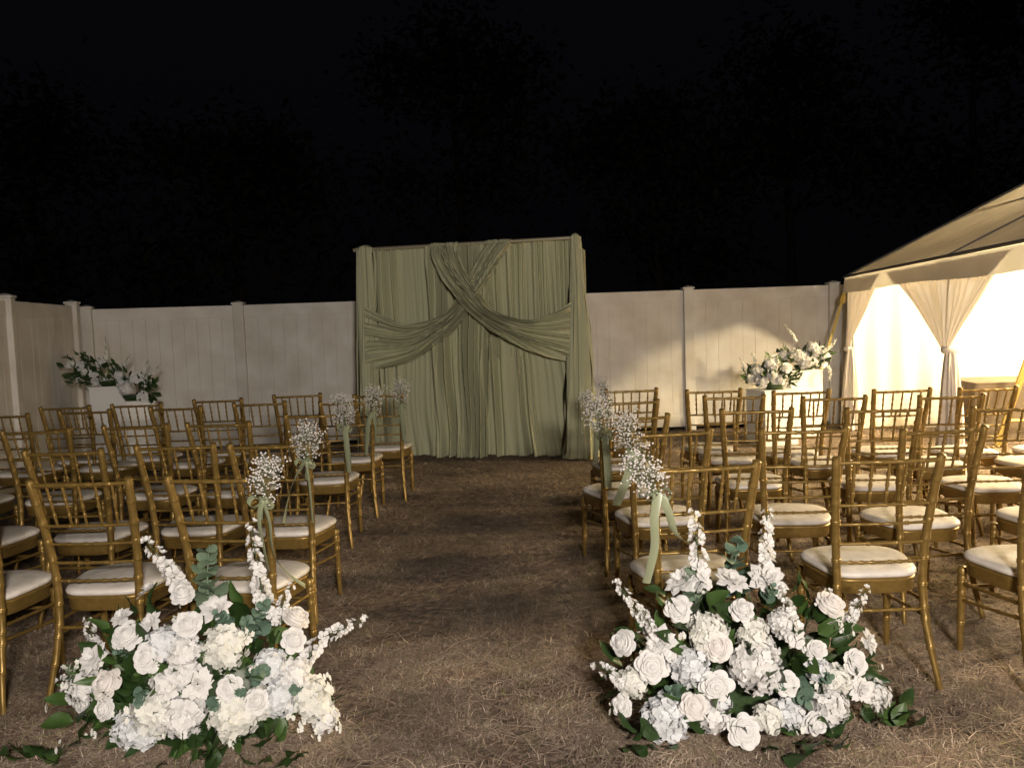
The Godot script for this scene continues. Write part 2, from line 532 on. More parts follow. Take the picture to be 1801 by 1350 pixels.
func pedestal_bouquet(label: String, at: Vector3, top: float, list: Array, sprays: Array, leafkind: int, nleaf: int, seed_: int) -> void:
	var t := thing("pedestal_bouquet", label, "flowers", at + Vector3(0, top, 0), 0.0, "flower arrangements on the white pedestals")
	rng.seed = seed_
	var dish := MB.new()
	dish.tube(PackedVector3Array([Vector3.ZERO, Vector3(0, 0.05, 0), Vector3(0, 0.06, 0)]), PackedFloat32Array([0.09, 0.12, 0.1]), 16)
	part("dish", dish.mesh(M.leaf_dark), t)
	var centres := []
	var n := 0
	for b in list:
		n += 1
		var p := Vector3(b[1], b[2] - top, rng.randf_range(-0.03, 0.12))
		var out := (p - Vector3(0, -0.1, -0.2)).normalized()
		var s: float = b[3] * (1.15 if leafkind == 2 else 1.05)
		if b[0] == "h":
			part("hydrangea_bloom", flower_mesh("small_hydrangea", n % 3, ["petal_white", "petal_cream", "petal_cool"][n % 3]), t, Transform3D(look(out + Vector3(0, 0, 0.7), n).scaled(Vector3.ONE * s), p - out * s * 0.3))
		elif b[0] == "r":
			part("rose", flower_mesh("rose", n % 3, "petal_white"), t, Transform3D(look(out + Vector3(0, 0, 0.8), n).scaled(Vector3.ONE * s * 1.05), p - out * s * 0.3))
		if b[0] == "l":
			var st := MB.new()
			curve_tube(st, [Vector3(p.x * 0.3, maxf(0.06, p.y * 0.3), p.z * 0.3), Vector3(p.x * 0.7, p.y * 0.75 + 0.04, p.z), p], 0.003, 0.0015, 6, 4)
			var stem := part("leaf_stem", st.mesh(M.stem_green), t)
			for k in 7:
				var q := p * lerpf(0.55, 0.95, k / 8.0) + Vector3(0, 0.02, 0)
				var dir := p.normalized() + Vector3(rng.randf_range(-1, 1), rng.randf_range(-1, 1), rng.randf_range(-0.3, 0.8)) * 0.75
				part("leaf", flower_mesh("leaf", leafkind, "leaf_dark" if k % 3 else "leaf_mid"), stem, Transform3D(look(dir, rng.randf() * TAU).scaled(Vector3.ONE * rng.randf_range(0.06, 0.1)), q))
		else:
			centres.append(p)
			if b[0] == "h" and leafkind == 2:
				part("hydrangea_bloom", flower_mesh("small_hydrangea", (n + 1) % 3, "petal_white"), t, Transform3D(look(out + Vector3(0.4, 0.2, 0.7), n).scaled(Vector3.ONE * s * 0.8), p * Vector3(0.86, 0.72, 1.0) + Vector3(0.03, 0.03, 0.02)))
	for k in nleaf:
		var c: Vector3 = centres[rng.randi() % centres.size()]
		var p := c * rng.randf_range(0.7, 1.0) + Vector3(rng.randf_range(-0.07, 0.07), rng.randf_range(-0.06, 0.05), rng.randf_range(-0.08, 0.05))
		p.y = maxf(p.y, 0.02)
		var dir := p.normalized() + Vector3(rng.randf_range(-1, 1), rng.randf_range(-0.6, 1), rng.randf_range(-0.2, 1)) * 0.8
		part("leaf", flower_mesh("leaf", k % 3, "leaf_dark" if k % 3 else "leaf_mid"), t, Transform3D(look(dir, rng.randf() * TAU).scaled(Vector3.ONE * rng.randf_range(0.06, 0.11)), p))
	for s in sprays:
		var a: Vector3 = s[0] - at - Vector3(0, top, 0)
		var b: Vector3 = s[1] - at - Vector3(0, top, 0)
		blossom_spray(t, [a, (a + b) / 2.0 + Vector3(0.01, 0, 0.02), b], 0.016, seed_ + t.get_child_count(), "petal_cream")

# ------------------------------------------------------------------ chair
func post_at(t: float, s: float) -> Vector3:
	var hw := [0.194, 0.181, 0.171, 0.167, 0.168, 0.174, 0.182, 0.190, 0.198]
	var zz := [0.242, 0.213, 0.184, 0.163, 0.158, 0.166, 0.186, 0.212, 0.242]
	var k := clampi(int(t * 8.0), 0, 7)
	var f := t * 8.0 - k
	var a: float = cubic_interpolate(hw[k], hw[k + 1], hw[maxi(k - 1, 0)], hw[mini(k + 2, 8)], f)
	var b: float = cubic_interpolate(zz[k], zz[k + 1], zz[maxi(k - 1, 0)], zz[mini(k + 2, 8)], f)
	return Vector3(s * a, t * 0.915, b)

func seat_outline(a: float, grow: float) -> Vector3:
	var c := cos(a)
	var s := sin(a)
	var e := 0.42 if s > 0.0 else 0.42 + 0.42 * smoothstep(0.0, 0.5, -s)   # square at the back, well rounded in front
	var z := signf(s) * pow(absf(s), 0.42 if s > 0.0 else 0.7) * (0.195 + grow)
	var hw := lerpf(0.218, 0.168, clampf((z + 0.12) / 0.31, 0.0, 1.0)) + grow
	return Vector3(signf(c) * pow(absf(c), e) * hw, 0, z - 0.045)

func make_chair() -> Node3D:
	var t := thing("banquet_chair", "x", "chair", Vector3.ZERO, 0.0, "gold chairs set out in rows")
	for s in [-1.0, 1.0]:
		var mb := MB.new()
		bamboo(mb, func(u): return post_at(u, s), func(u): return lerpf(0.0118, 0.0162, smoothstep(0.0, 0.36, u)) + 0.0008 * smoothstep(0.5, 0.9, u), [0.17, 0.285, 0.335, 0.43, 0.545, 0.635, 0.72, 0.805, 0.9], 0.915, 0.0036, 18, 9)
		var cap := MB.new()
		var tip := post_at(1.0, s)
		cap.tube(PackedVector3Array([tip, tip + Vector3(s * 0.0005, 0.003, 0.001), tip + Vector3(s * 0.001, 0.006, 0.002)]), PackedFloat32Array([0.0178, 0.0165, 0.010]), 9)
		mb.add(cap, Transform3D())
		part("back_post", mb.mesh(M.gold_paint), t)
	for L in [[0.98, 0.0088, "top_rail", [0.02, 0.2, 0.4, 0.6, 0.8, 0.98]], [0.79, 0.0068, "back_rail", [0.03, 0.3, 0.5, 0.7, 0.97]], [0.705, 0.0058, "back_rail", [0.04, 0.24, 0.44, 0.56, 0.76, 0.96]], [0.618, 0.0068, "back_rail", [0.04, 0.35, 0.65, 0.96]], [0.535, 0.0057, "back_rail", [0.04, 0.16, 0.28, 0.4, 0.6, 0.72, 0.84, 0.96]]]:
		var a := post_at(L[0], -1.0)
		var b := post_at(L[0], 1.0)
		var mb := MB.new()
		bamboo(mb, func(u): return a.lerp(b, u) + Vector3(0, 0, 0.012 * sin(u * PI)), func(_u): return L[1], L[3], 0.36, 0.0032, 6, 8)
		part(L[2], mb.mesh(M.gold_paint), t)
	var ta := post_at(0.98, -1.0)
	var tb := post_at(0.98, 1.0)
	var ba := post_at(0.79, -1.0)
	var bb := post_at(0.79, 1.0)
	for k in 5:
		var u := (k + 1.0) / 6.0
		var p := ta.lerp(tb, u) + Vector3(0, 0, 0.012 * sin(u * PI))
		var q := ba.lerp(bb, u) + Vector3(0, 0, 0.012 * sin(u * PI))
		var mb := MB.new()
		bamboo(mb, func(w): return p.lerp(q, w), func(_w): return 0.0058, [0.3, 0.52, 0.74], 0.17, 0.0032, 3, 7)
		part("spindle", mb.mesh(M.gold_paint), t)
	for s in [-1.0, 1.0]:
		var mb := MB.new()
		bamboo(mb, func(u): return Vector3(s * (0.184 + 0.004 * u), 0.375 * (1.0 - u), -0.195 - 0.012 * u), func(u): return lerpf(0.0185, 0.0118, u), [0.06, 0.13, 0.18, 0.30, 0.6, 0.66], 0.375, 0.0036, 8, 9)
		part("front_leg", mb.mesh(M.gold_paint), t)
	var fr := MB.new()
	var rows := [[-0.016, 0.352], [-0.006, 0.358], [-0.004, 0.40], [0.001, 0.405], [0.001, 0.416], [-0.012, 0.418]]
	fr.grid(40, 5, func(u, v):
		var r = rows[roundi(v * 5.0)]
		return seat_outline(u * TAU, r[0]) + Vector3(0, r[1], 0), true)
	fr.grid(40, 1, func(u, v): return seat_outline(u * TAU, -0.016 - 0.16 * v) * Vector3(1, 0, 1) + Vector3(0, 0.354 + 0.02 * v, 0), false)
	part("seat_frame", fr.mesh(M.gold_paint), t)
	var cu := MB.new()
	var lay := [[-0.010, 0.417], [0.001, 0.421], [0.005, 0.428], [0.005, 0.436], [0.0, 0.443], [-0.012, 0.449], [-0.04, 0.4535], [-0.09, 0.457], [-0.14, 0.459], [-0.188, 0.4595]]
	cu.grid(40, 9, func(u, v):
		var r = lay[roundi(v * 9.0)]
		if r[0] < -0.18:
			return Vector3(0, r[1], -0.045)
		return seat_outline(u * TAU, r[0]) + Vector3(0, r[1], 0), true)
	part("seat_cushion", cu.mesh(M.cushion_vinyl), t)
	for L in [[post_at(0.325, -1.0), post_at(0.325, 1.0), "stretcher"], [Vector3(-0.186, 0.285, -0.198), Vector3(0.186, 0.285, -0.198), "stretcher"], [Vector3(-0.187, 0.23, -0.2), post_at(0.30, -1.0) , "stretcher"], [Vector3(0.187, 0.23, -0.2), post_at(0.30, 1.0), "stretcher"], [Vector3(-0.187, 0.305, -0.197), post_at(0.36, -1.0), "stretcher"], [Vector3(0.187, 0.305, -0.197), post_at(0.36, 1.0), "stretcher"]]:
		var mb := MB.new()
		bamboo(mb, func(u): return L[0].lerp(L[1], u), func(_u): return 0.0072, [0.12, 0.38, 0.62, 0.88], 0.36, 0.0026, 4, 7)
		part(L[2], mb.mesh(M.gold_paint), t)
	return t

# ------------------------------------------------------------------ ribbons and baby's breath
func ribbon(mb: MB, pts: Array, w: float, across: Vector3, twist := 0.0, n := 14) -> void:
	mb.grid(2, n, func(u, v):
		var p := spline(pts, v)
		var tan := (spline(pts, minf(1.0, v + 0.03)) - spline(pts, maxf(0.0, v - 0.03))).normalized()
		var a := across.rotated(tan, twist * v)
		return p + a * (u - 0.5) * w + tan.cross(a) * 0.12 * w * (1.0 - 4.0 * (u - 0.5) * (u - 0.5)))

func breath_shape(variant: int) -> Array:
	# [stems, blossoms], the tie at the origin, growing up along +y
	rng.seed = 1200 + variant
	var st := MB.new()
	var fl := MB.new()
	var ball := MB.new()
	ball.grid(5, 3, func(u, v): return Vector3(sin(v * PI) * cos(u * TAU), -cos(v * PI), sin(v * PI) * sin(u * TAU)), true)
	for k in 26:
		var a := k * 2.4
		var sp := sqrt((k + 0.5) / 26.0)
		var tip := Vector3(cos(a) * sp * 0.062, 0.15 + rng.randf_range(-0.085, 0.06) - 0.025 * sp, sin(a) * sp * 0.055) * Vector3(rng.randf_range(0.7, 1.35), 1, 1)
		if variant == 2:
			tip.x += tip.y * 0.35
		var mid := Vector3(tip.x * 0.35, tip.y * 0.55, tip.z * 0.35)
		curve_tube(st, [Vector3(-tip.x * 0.1, -0.09, -tip.z * 0.1), Vector3.ZERO, mid, tip], 0.0012, 0.0006, 7, 3)
		for q in 13:
			var off := Vector3(rng.randfn(), rng.randfn(), rng.randfn()) * 0.021
			if off.length() > 0.06:
				off *= 0.6
			var s := rng.randf_range(0.0032, 0.0057)
			curve_tube(st, [mid.lerp(tip, 0.7), tip + off], 0.0005, 0.0004, 1, 3)
			fl.add(ball, Transform3D(Basis.from_euler(Vector3(rng.randf() * 3, rng.randf() * 3, 0)).scaled(Vector3(s, s * 0.85, s)), tip + off))
	return [st, fl]

func breath_bunch(label: String, chair: Node3D, s: float, variant: int, lean: Vector3, tails: Array, size: float) -> void:
	# tied to the outer back post of the chair at the aisle
	var tie := post_at(0.895, s) + Vector3(0, 0, 0.026)
	var t := thing("babys_breath_bunch", label, "flower bunch", chair.transform * tie, chair.rotation.y, "baby's breath bunches on the aisle chairs")
	var key := "breath%d" % variant
	if not shapes.has(key):
		var sh := breath_shape(variant)
		shapes[key] = [sh[0].mesh(M.breath_stem), sh[1].mesh(M.breath_white)]
	var up := Transform3D(look(lean, variant * 1.3).scaled(Vector3.ONE * size), Vector3(0, 0.0, 0.008))
	var stems := part("stems", shapes[key][0], t, up)
	part("blossoms", shapes[key][1], stems).set_meta("kind", "stuff")
	var knot := MB.new()
	knot.grid(14, 4, func(u, v):
		var a: float = u * TAU
		return Vector3(cos(a) * 0.025, (v - 0.5) * 0.024, sin(a) * 0.023 - 0.012))
	knot.grid(8, 4, func(u, v): return Vector3(sin(v * PI) * cos(u * TAU) * 0.011, -cos(v * PI) * 0.012, 0.016 + sin(v * PI) * sin(u * TAU) * 0.009), true)
	part("ribbon_knot", knot.mesh(M.sage_satin), t)
	for k in 2:
		var sd := -1.0 if k == 0 else 1.0
		var lp := MB.new()
		ribbon(lp, [Vector3(0, 0, 0.016), Vector3(sd * 0.028, 0.022, 0.032), Vector3(sd * 0.048, -0.004, 0.034), Vector3(sd * 0.03, -0.022, 0.026), Vector3(0, 0, 0.018)], 0.03, Vector3(0, 0.6, 0.8).normalized(), 0.4)
		part("ribbon_loop", lp.mesh(M.sage_satin), t)
	for tl in tails:
		var rb := MB.new()
		ribbon(rb, tl[0], tl[1] * 0.82, Vector3(0.92, 0, 0.39), tl[2], 20)
		part("ribbon_tail", rb.mesh(M.sage_satin), t)

# ------------------------------------------------------------------ trees
func tree(label: String, at: Vector3, height: float, wide: float, material: String, seed_: int) -> void:
	var t := thing("tree", label, "tree", at, 0.0, "dark trees beyond the fence")
	rng.seed = seed_
	var trunk := MB.new()
	curve_tube(trunk, [Vector3.ZERO, Vector3(0.15, height * 0.3, 0), Vector3(-0.1, height * 0.62, 0.1), Vector3(0.1, height * 0.9, 0)], 0.28, 0.05, 10, 8)
	var tips := []
	for k in 9:
		var h := height * rng.randf_range(0.16, 0.72)
		var a := k * 2.4 + rng.randf()
		var tip := Vector3(cos(a) * wide * rng.randf_range(0.4, 0.8), h + height * rng.randf_range(0.08, 0.22), sin(a) * wide * rng.randf_range(0.4, 0.8))
		curve_tube(trunk, [Vector3(0, h, 0), tip * Vector3(0.5, 1, 0.5) + Vector3(0, -0.2, 0), tip], 0.1, 0.02, 5, 5)
		tips.append(tip)
	part("trunk", trunk.mesh(M.bark), t)
	var cr := MB.new()
	for k in 5:
		tips.append(Vector3(rng.randf_range(-0.3, 0.3) * wide, height * rng.randf_range(0.75, 0.98), rng.randf_range(-0.3, 0.3) * wide))
	for c in tips:
		var rad := wide * rng.randf_range(0.3, 0.5)
		for k in 260:
			var d := Vector3(rng.randfn(), rng.randfn() * 0.8, rng.randfn()) * rad * 0.52
			var s := rng.randf_range(0.16, 0.36)
			var b := Basis.from_euler(Vector3(rng.randf() * TAU, rng.randf() * TAU, rng.randf() * TAU)).scaled(Vector3.ONE * s)
			cr.face(c + d + b * Vector3(-0.4, 0, 0), c + d + b * Vector3(0, 0.9, 0.1), c + d + b * Vector3(0.4, 0.1, 0), c + d + b * Vector3(0, -0.8, 0.1))
	part("crown", cr.mesh(M[material]), t)

# ------------------------------------------------------------------ fence
func fence(label: String, posts: Array, post_h: float, panel_h: float, skip_first_post := false) -> void:
	var t := thing("vinyl_fence", label, "fence", posts[0])
	var pm := MB.new()
	pm.box(Vector3(0, post_h / 2.0 - 0.02, 0), Vector3(0.127, post_h - 0.04, 0.127), 0.006)
	var postmesh := pm.mesh(M.fence_vinyl)
	var cm := MB.new()
	cm.box(Vector3(0, 0.012, 0), Vector3(0.15, 0.024, 0.15), 0.004)
	cm.grid(4, 2, func(u, v):
		var a: float = u * TAU + PI / 4
		var r: float = [0.1, 0.03, 0.0][roundi(v * 2.0)]
		return Vector3(cos(a) * r, [0.024, 0.042, 0.046][roundi(v * 2.0)], sin(a) * r), true)
	var capmesh := cm.mesh(M.fence_vinyl)
	var boards := {}
	for k in posts.size():
		var p: Vector3 = posts[k] - posts[0]
		var other: Vector3 = posts[k + 1] if k + 1 < posts.size() else posts[k - 1]
		var d: Vector3 = (other - posts[k])
		var turn := Basis(Vector3.UP, -atan2(d.z, d.x))
		var po := part("fence_post", postmesh, t, Transform3D(turn, p))
		part("post_cap", capmesh, po, Transform3D(Basis(), Vector3(0, post_h - 0.04, 0)))
		if k + 1 == posts.size():
			break
		var len0 := d.length()
		var e := d / len0
		for r in [[panel_h - 0.075, "top_rail"], [0.12, "bottom_rail"]]:
			var rm := MB.new()
			rm.box(Vector3(len0 / 2.0, r[0], 0), Vector3(len0 - 0.128, 0.15, 0.038), 0.004)
			part(r[1], rm.mesh(M.fence_vinyl), t, Transform3D(turn, p))
		var n := 11
		var w := (len0 - 0.13) / n
		for b in n:
			var key := "%0.4f" % w
			if not boards.has(key):
				var bm := MB.new()
				bm.box(Vector3.ZERO, Vector3(w - 0.0012, panel_h - 0.3 + 0.04, 0.026), 0.0013)
				boards[key] = bm.mesh(M.fence_vinyl)
			part("board", boards[key], t, Transform3D(turn, p + e * (0.065 + w * (b + 0.5)) + Vector3(0, panel_h / 2.0 + 0.02, 0) + turn * Vector3(0, 0, 0.0008 * ((b * 7) % 3))))

func pedestal(label: String, at: Vector3, size: Vector3, turn: float) -> void:
	var t := thing("pedestal", label, "pedestal", at, turn, "white pedestals beside the drape")
	var b := MB.new()
	b.box(Vector3(0, size.y / 2.0 - 0.01, 0), Vector3(size.x - 0.012, size.y - 0.02, size.z - 0.012), 0.004)
	part("column", b.mesh(M.pedestal_white), t)
	var c := MB.new()
	c.box(Vector3(0, size.y - 0.01, 0), Vector3(size.x, 0.02, size.z), 0.003)
	part("top_plate", c.mesh(M.pedestal_white), t)

# ------------------------------------------------------------------ the place
func _ready() -> void:
	# camera, sky, lights
	var cam := Camera3D.new()
	cam.name = "camera"
	var pitch := 0.073365
	var roll := 0.035533
	var fw := Vector3(0, -sin(pitch), -cos(pitch))
	var up := Vector3(0, cos(pitch), -sin(pitch))
	var rt := Vector3.RIGHT
	var rt2 := rt * cos(roll) - up * sin(roll)
	var up2 := rt * sin(roll) + up * cos(roll)
	cam.transform = Transform3D(Basis(rt2, up2, -fw), Vector3(0, 1.468, 0))
	cam.fov = 49.54
	cam.near = 0.05
	cam.far = 400.0
	add_child(cam)
	var env := Environment.new()
	env.background_mode = Environment.BG_SKY
	var sky := ProceduralSkyMaterial.new()
	sky.sky_top_color = lin(0.0023, 0.0024, 0.0033)
	sky.sky_horizon_color = lin(0.0010, 0.0010, 0.0013)
	sky.sky_curve = 0.3
	sky.ground_bottom_color = lin(0.0006, 0.0006, 0.0006)
	sky.ground_horizon_color = lin(0.001, 0.001, 0.001)
	var sk := Sky.new()
	sk.sky_material = sky
	env.sky = sk
	env.tonemap_mode = Environment.TONE_MAPPER_LINEAR
	env.tonemap_exposure = 1.0
	env.sdfgi_enabled = true
	env.ssao_enabled = true
	env.ssil_enabled = true
	var we := WorldEnvironment.new()
	we.name = "environment"
	we.environment = env
	add_child(we)

	make_materials()

	# the floodlight on a mast behind the photographer
	floodlight(Vector3(0.75, 2.35, 1.9), Vector3(-0.3, 0.75, -6.0), 39.0, Color(1.0, 0.955, 0.90))

	# ground
	var gm := MB.new()
	var gn := FastNoiseLite.new()
	gn.seed = 5
	gn.frequency = 0.7
	gm.grid(120, 120, func(u, v):
		var x: float = (u - 0.5)
		var z: float = (v - 0.5)
		x = signf(x) * (absf(x) * 24.0 + pow(absf(x) * 2.0, 6.0) * 110.0)
		z = signf(z) * (absf(z) * 24.0 + pow(absf(z) * 2.0, 6.0) * 110.0)
		return Vector3(x, -0.006 + 0.012 * gn.get_noise_2d(x, z) * (1.0 if absf(x) < 14 else 0.0), z - 5.0))
	var ground := part("ground", gm.mesh(M.dry_soil), self)
	tag(ground, "dry brown trampled lawn under the chairs and along the aisle", "ground", "", "structure")

	# far fence and side fence
	var fa := Vector3(-5.12, 0, -10.12)
	var posts := [fa, Vector3(-3.40, 0, -10.5)]
	for k in 5:
		posts.append(Vector3(-3.40, 0, -10.5).lerp(Vector3(2.30, 0, -10.75), (k + 1) / 3.0))
	fence("long white vinyl privacy fence running across behind the green drape", posts, 1.86, 1.81)
	fence("short white vinyl side fence at the left edge coming toward the camera", [Vector3(-5.17, 0, -9.89), Vector3(-4.80, 0, -7.98), Vector3(-4.38, 0, -6.1)], 1.915, 1.85)

	# trees beyond the fence, almost black
	tree("broad dark tree behind the far left fence corner", Vector3(-20, 0, -36), 11.5, 5.4, "night_foliage", 31)
	tree("dark tree behind the left fence panels, left of the drape", Vector3(-11.0, 0, -34), 9.2, 5.0, "night_foliage_brown", 32)
	tree("tall dark tree straight behind the green drape", Vector3(-2.0, 0, -37), 15.0, 5.6, "night_foliage", 33)
	tree("lower dark tree behind the fence right of the drape", Vector3(6.0, 0, -34), 10.0, 5.0, "night_foliage_brown", 34)
	tree("dark tree behind the pedestals with white flowers", Vector3(12.4, 0, -37), 13.0, 5.6, "night_foliage", 35)
	tree("tall dark tree above the roof of the tent", Vector3(20, 0, -36), 15.5, 5.8, "night_foliage", 36)

	build_backdrop()
	build_tent()
	build_pedestals()
	build_chairs()
	build_aisle_flowers()
	build_grass()

func floodlight(at: Vector3, to: Vector3, energy: float, color: Color) -> void:
	var t := thing("floodlight", "floodlight on a slim dark mast behind the photographer", "lamp", Vector3(at.x, 0, at.z))
	var mast := MB.new()
	mast.tube(PackedVector3Array([Vector3(0, 0, 0.09), Vector3(0, at.y + 0.1, 0.09)]), PackedFloat32Array([0.03, 0.025]), 10)
	part("mast", mast.mesh(M.dark_metal), t)
	var dir := (to - at).normalized()
	var b := Basis.looking_at(dir)
	var head := MB.new()
	head.box(Vector3(0, 0, 0.05), Vector3(0.66, 0.36, 0.08), 0.01)
	part("housing", head.mesh(M.dark_metal), t, Transform3D(b, Vector3(0, at.y, 0)))
	var face := MB.new()
	face.box(Vector3(0, 0, 0.006), Vector3(0.6, 0.3, 0.006), 0.001)
	part("lamp_glass", face.mesh(M.lamp_face), t, Transform3D(b, Vector3(0, at.y, 0)))
	var vis := MB.new()   # added level hood, blocks the upper beam so sky and trees stay dark
	vis.box(Vector3(0, 0.2, -0.27), Vector3(0.8, 0.01, 0.56), 0.002)
	part("added_visor", vis.mesh(M.dark_metal), t, Transform3D(Basis(Vector3.UP, b.get_euler().y), Vector3(0, at.y, 0)))
	var l := AreaLight3D.new()
	l.name = "flood_beam"
	l.area_size = Vector2(0.6, 0.3)
	l.area_normalize_energy = true
	l.light_energy = energy
	l.light_color = color
	l.area_range = 60.0
	l.area_attenuation = 2.0
	l.shadow_enabled = true
	l.transform = Transform3D(b, at + dir * 0.004)
	add_child(l)

# ------------------------------------------------------------------ the sage drape
func build_backdrop() -> void:
	var t := thing("draped_backdrop", "sage green draped wedding backdrop with crossed swags, at the end of the aisle", "backdrop", Vector3(-1.70, 0, -9.5), -0.2088)
	var W := 2.41
	var H := 2.35
	var bar := MB.new()
	bar.tube(PackedVector3Array([Vector3(-0.04, H, 0.0), Vector3(W + 0.12, H, 0.0)]), PackedFloat32Array([0.022, 0.022]), 10)
	part("crossbar", bar.mesh(M.frame_pipe), t)
	for x in [0.05, W + 0.08]:
		var po := MB.new()
		po.tube(PackedVector3Array([Vector3(x, 0, -0.05), Vector3(x, H + 0.01, -0.05)]), PackedFloat32Array([0.02, 0.02]), 10)
		po.box(Vector3(x, 0.008, -0.05), Vector3(0.3, 0.016, 0.3), 0.003)
		part("upright", po.mesh(M.frame_pipe), t)
	var n := FastNoiseLite.new()
	n.seed = 3
	n.frequency = 1.0
	n.fractal_octaves = 1
	# hanging panels: [x from, x to, top, bottom, z, pleats per metre, depth, which]
	for P in [[0.06, 1.0, H - 0.015, 0.004, -0.03, 10.0, 0.065, 1], [0.84, 1.52, H - 0.015, 0.004, 0.045, 9.0, 0.11, 2], [1.42, W + 0.05, H - 0.015, 1.1, -0.03, 10.0, 0.085, 3], [1.40, 2.36, 1.32, 0.004, 0.0, 8.0, 0.075, 4]]:
		var d := MB.new()
		d.grid(220, 34, func(u, v):
			var x: float = lerpf(P[0], P[1], u)
			var y: float = lerpf(P[2], P[3], v)
			var drop: float = 1.0 - y / H
			var wander: float = 0.04 * n.get_noise_2d(drop * 2.0 + P[7] * 9.0, x * 1.2)
			var f: float = n.get_noise_2d((x + wander * drop) * P[5], drop * 0.45 + P[7] * 20.0)
			var fine: float = n.get_noise_2d((x + wander * drop) * P[5] * 2.4, drop * 0.6 + 50.0)
			var full := 1.0
			if P[7] == 1:
				full = 0.10 + 0.9 * smoothstep(0.13, 0.18, x) * smoothstep(0.50, 0.44, x) * smoothstep(0.75, 0.45, drop) + 0.7 * smoothstep(0.78, 0.84, x) * smoothstep(0.7, 0.5, drop)
			elif P[7] == 3:
				full = 0.8 - 0.3 * u
			elif P[7] == 4:
				full = 0.16 + 0.8 * smoothstep(1.66, 1.56, x) + 0.7 * smoothstep(1.78, 1.82, x) * smoothstep(1.97, 1.93, x)
			var z: float = P[4] + P[6] * (1.0 - 2.6 * absf(f)) * full * lerpf(0.75, 1.1, drop) + 0.012 * fine * full + 0.02 * n.get_noise_2d(x * 2.0, drop * 1.5)
			z += 0.06 * pow(drop, 9.0) * (0.5 + f)
			if P[7] == 2:
				x = lerpf(x, 1.16, 0.16 * smoothstep(0.5, 1.0, drop))
			if P[7] == 4:
				x += u * 0.12 * v
				z -= 0.03 * smoothstep(0.92, 1.0, u)
			return Vector3(x + 0.012 * f * drop, y + 0.006 * sin(x * 31.0) * drop, z))
		part("hanging_drape", d.mesh(M.sage_chiffon), t)
	# added return and recessed panel that keep tent light out of the right gap
	var dp := MB.new()
	dp.grid(30, 14, func(u, v): return Vector3(lerpf(1.95, 2.52, u), lerpf(1.6, 0.004, v), -0.42 + 0.03 * n.get_noise_2d(u * 9.0, v)))
	dp.grid(14, 14, func(u, v): return Vector3(2.53 + 0.02 * n.get_noise_2d(u * 5.0 + 7.0, v), lerpf(H - 0.1, 0.004, v), lerpf(0.02, -0.44, u)))
	part("added_drape_shield", dp.mesh(M.sage_chiffon), t)
	# crossed swags
	var A_up := [[1.19, 2.345], [1.325, 2.024], [1.475, 1.771], [1.658, 1.58], [2.0, 1.494], [2.25, 1.558], [2.44, 1.66]]
	var A_lo := [[0.873, 2.345], [1.003, 2.039], [1.156, 1.816], [1.34, 1.604], [1.649, 1.346], [2.019, 1.15], [2.40, 1.02]]
	var B_up := [[1.496, 2.345], [1.372, 2.084], [1.253, 1.842], [1.049, 1.602], [0.75, 1.5], [0.486, 1.522], [0.10, 1.72]]
	var B_lo := [[1.78, 2.345], [1.579, 2.012], [1.411, 1.774], [1.241, 1.533], [0.971, 1.292], [0.598, 1.075], [0.10, 0.99]]
	for S in [[B_up, B_lo, 0.075, 7.0], [A_up, A_lo, 0.135, 4.0]]:
		var hi := []
		var lo := []
		for p in S[0]: hi.append(Vector3(p[0], p[1], 0))
		for p in S[1]: lo.append(Vector3(p[0], p[1], 0))
		var d := MB.new()
		d.grid(64, 60, func(u, v):
			var s: float = v
			var a := spline(hi, s)
			var b := spline(lo, s)
			var tt: float = u + 0.03 * n.get_noise_2d(u * 3.0, s * 1.2 + S[3])
			var p := a.lerp(b, tt)
			# folds bunch at the ends and fan out between
			var f: float = n.get_noise_2d(u * (6.5 + 1.5 * sin(s * 3.0)) + S[3] * 5.0, s * 0.9 + S[3])
			var f2: float = n.get_noise_2d(u * 15.0 + S[3] * 9.0, s * 1.0)
			p.z = S[2] * smoothstep(0.0, 0.1, s) + 0.035 + 0.05 * sin(PI * s) * (0.35 + 0.65 * u) + 0.085 * (1.0 - 2.6 * absf(f)) * lerpf(0.6, 1.0, sin(PI * s)) + 0.012 * f2
			var edge := smoothstep(0.0, 0.04, u) * smoothstep(1.0, 0.96, u)
			p.z -= 0.03 * (1.0 - edge)
			return p)
		# the tail that goes over the bar
		d.grid(40, 4, func(u, v):
			var a: Vector3 = hi[0]
			var b: Vector3 = lo[0]
			var p := a.lerp(b, u)
			var th: float = v * PI
			var f: float = n.get_noise_2d(u * 9.0 + S[3] * 5.0, S[3])
			p.y = H - 0.005 + sin(th) * (0.034 + 0.006 * f)
			p.z = cos(th) * (0.036 + 0.012 * f)
			return p)
		part("crossed_swag", d.mesh(M.sage_chiffon), t)
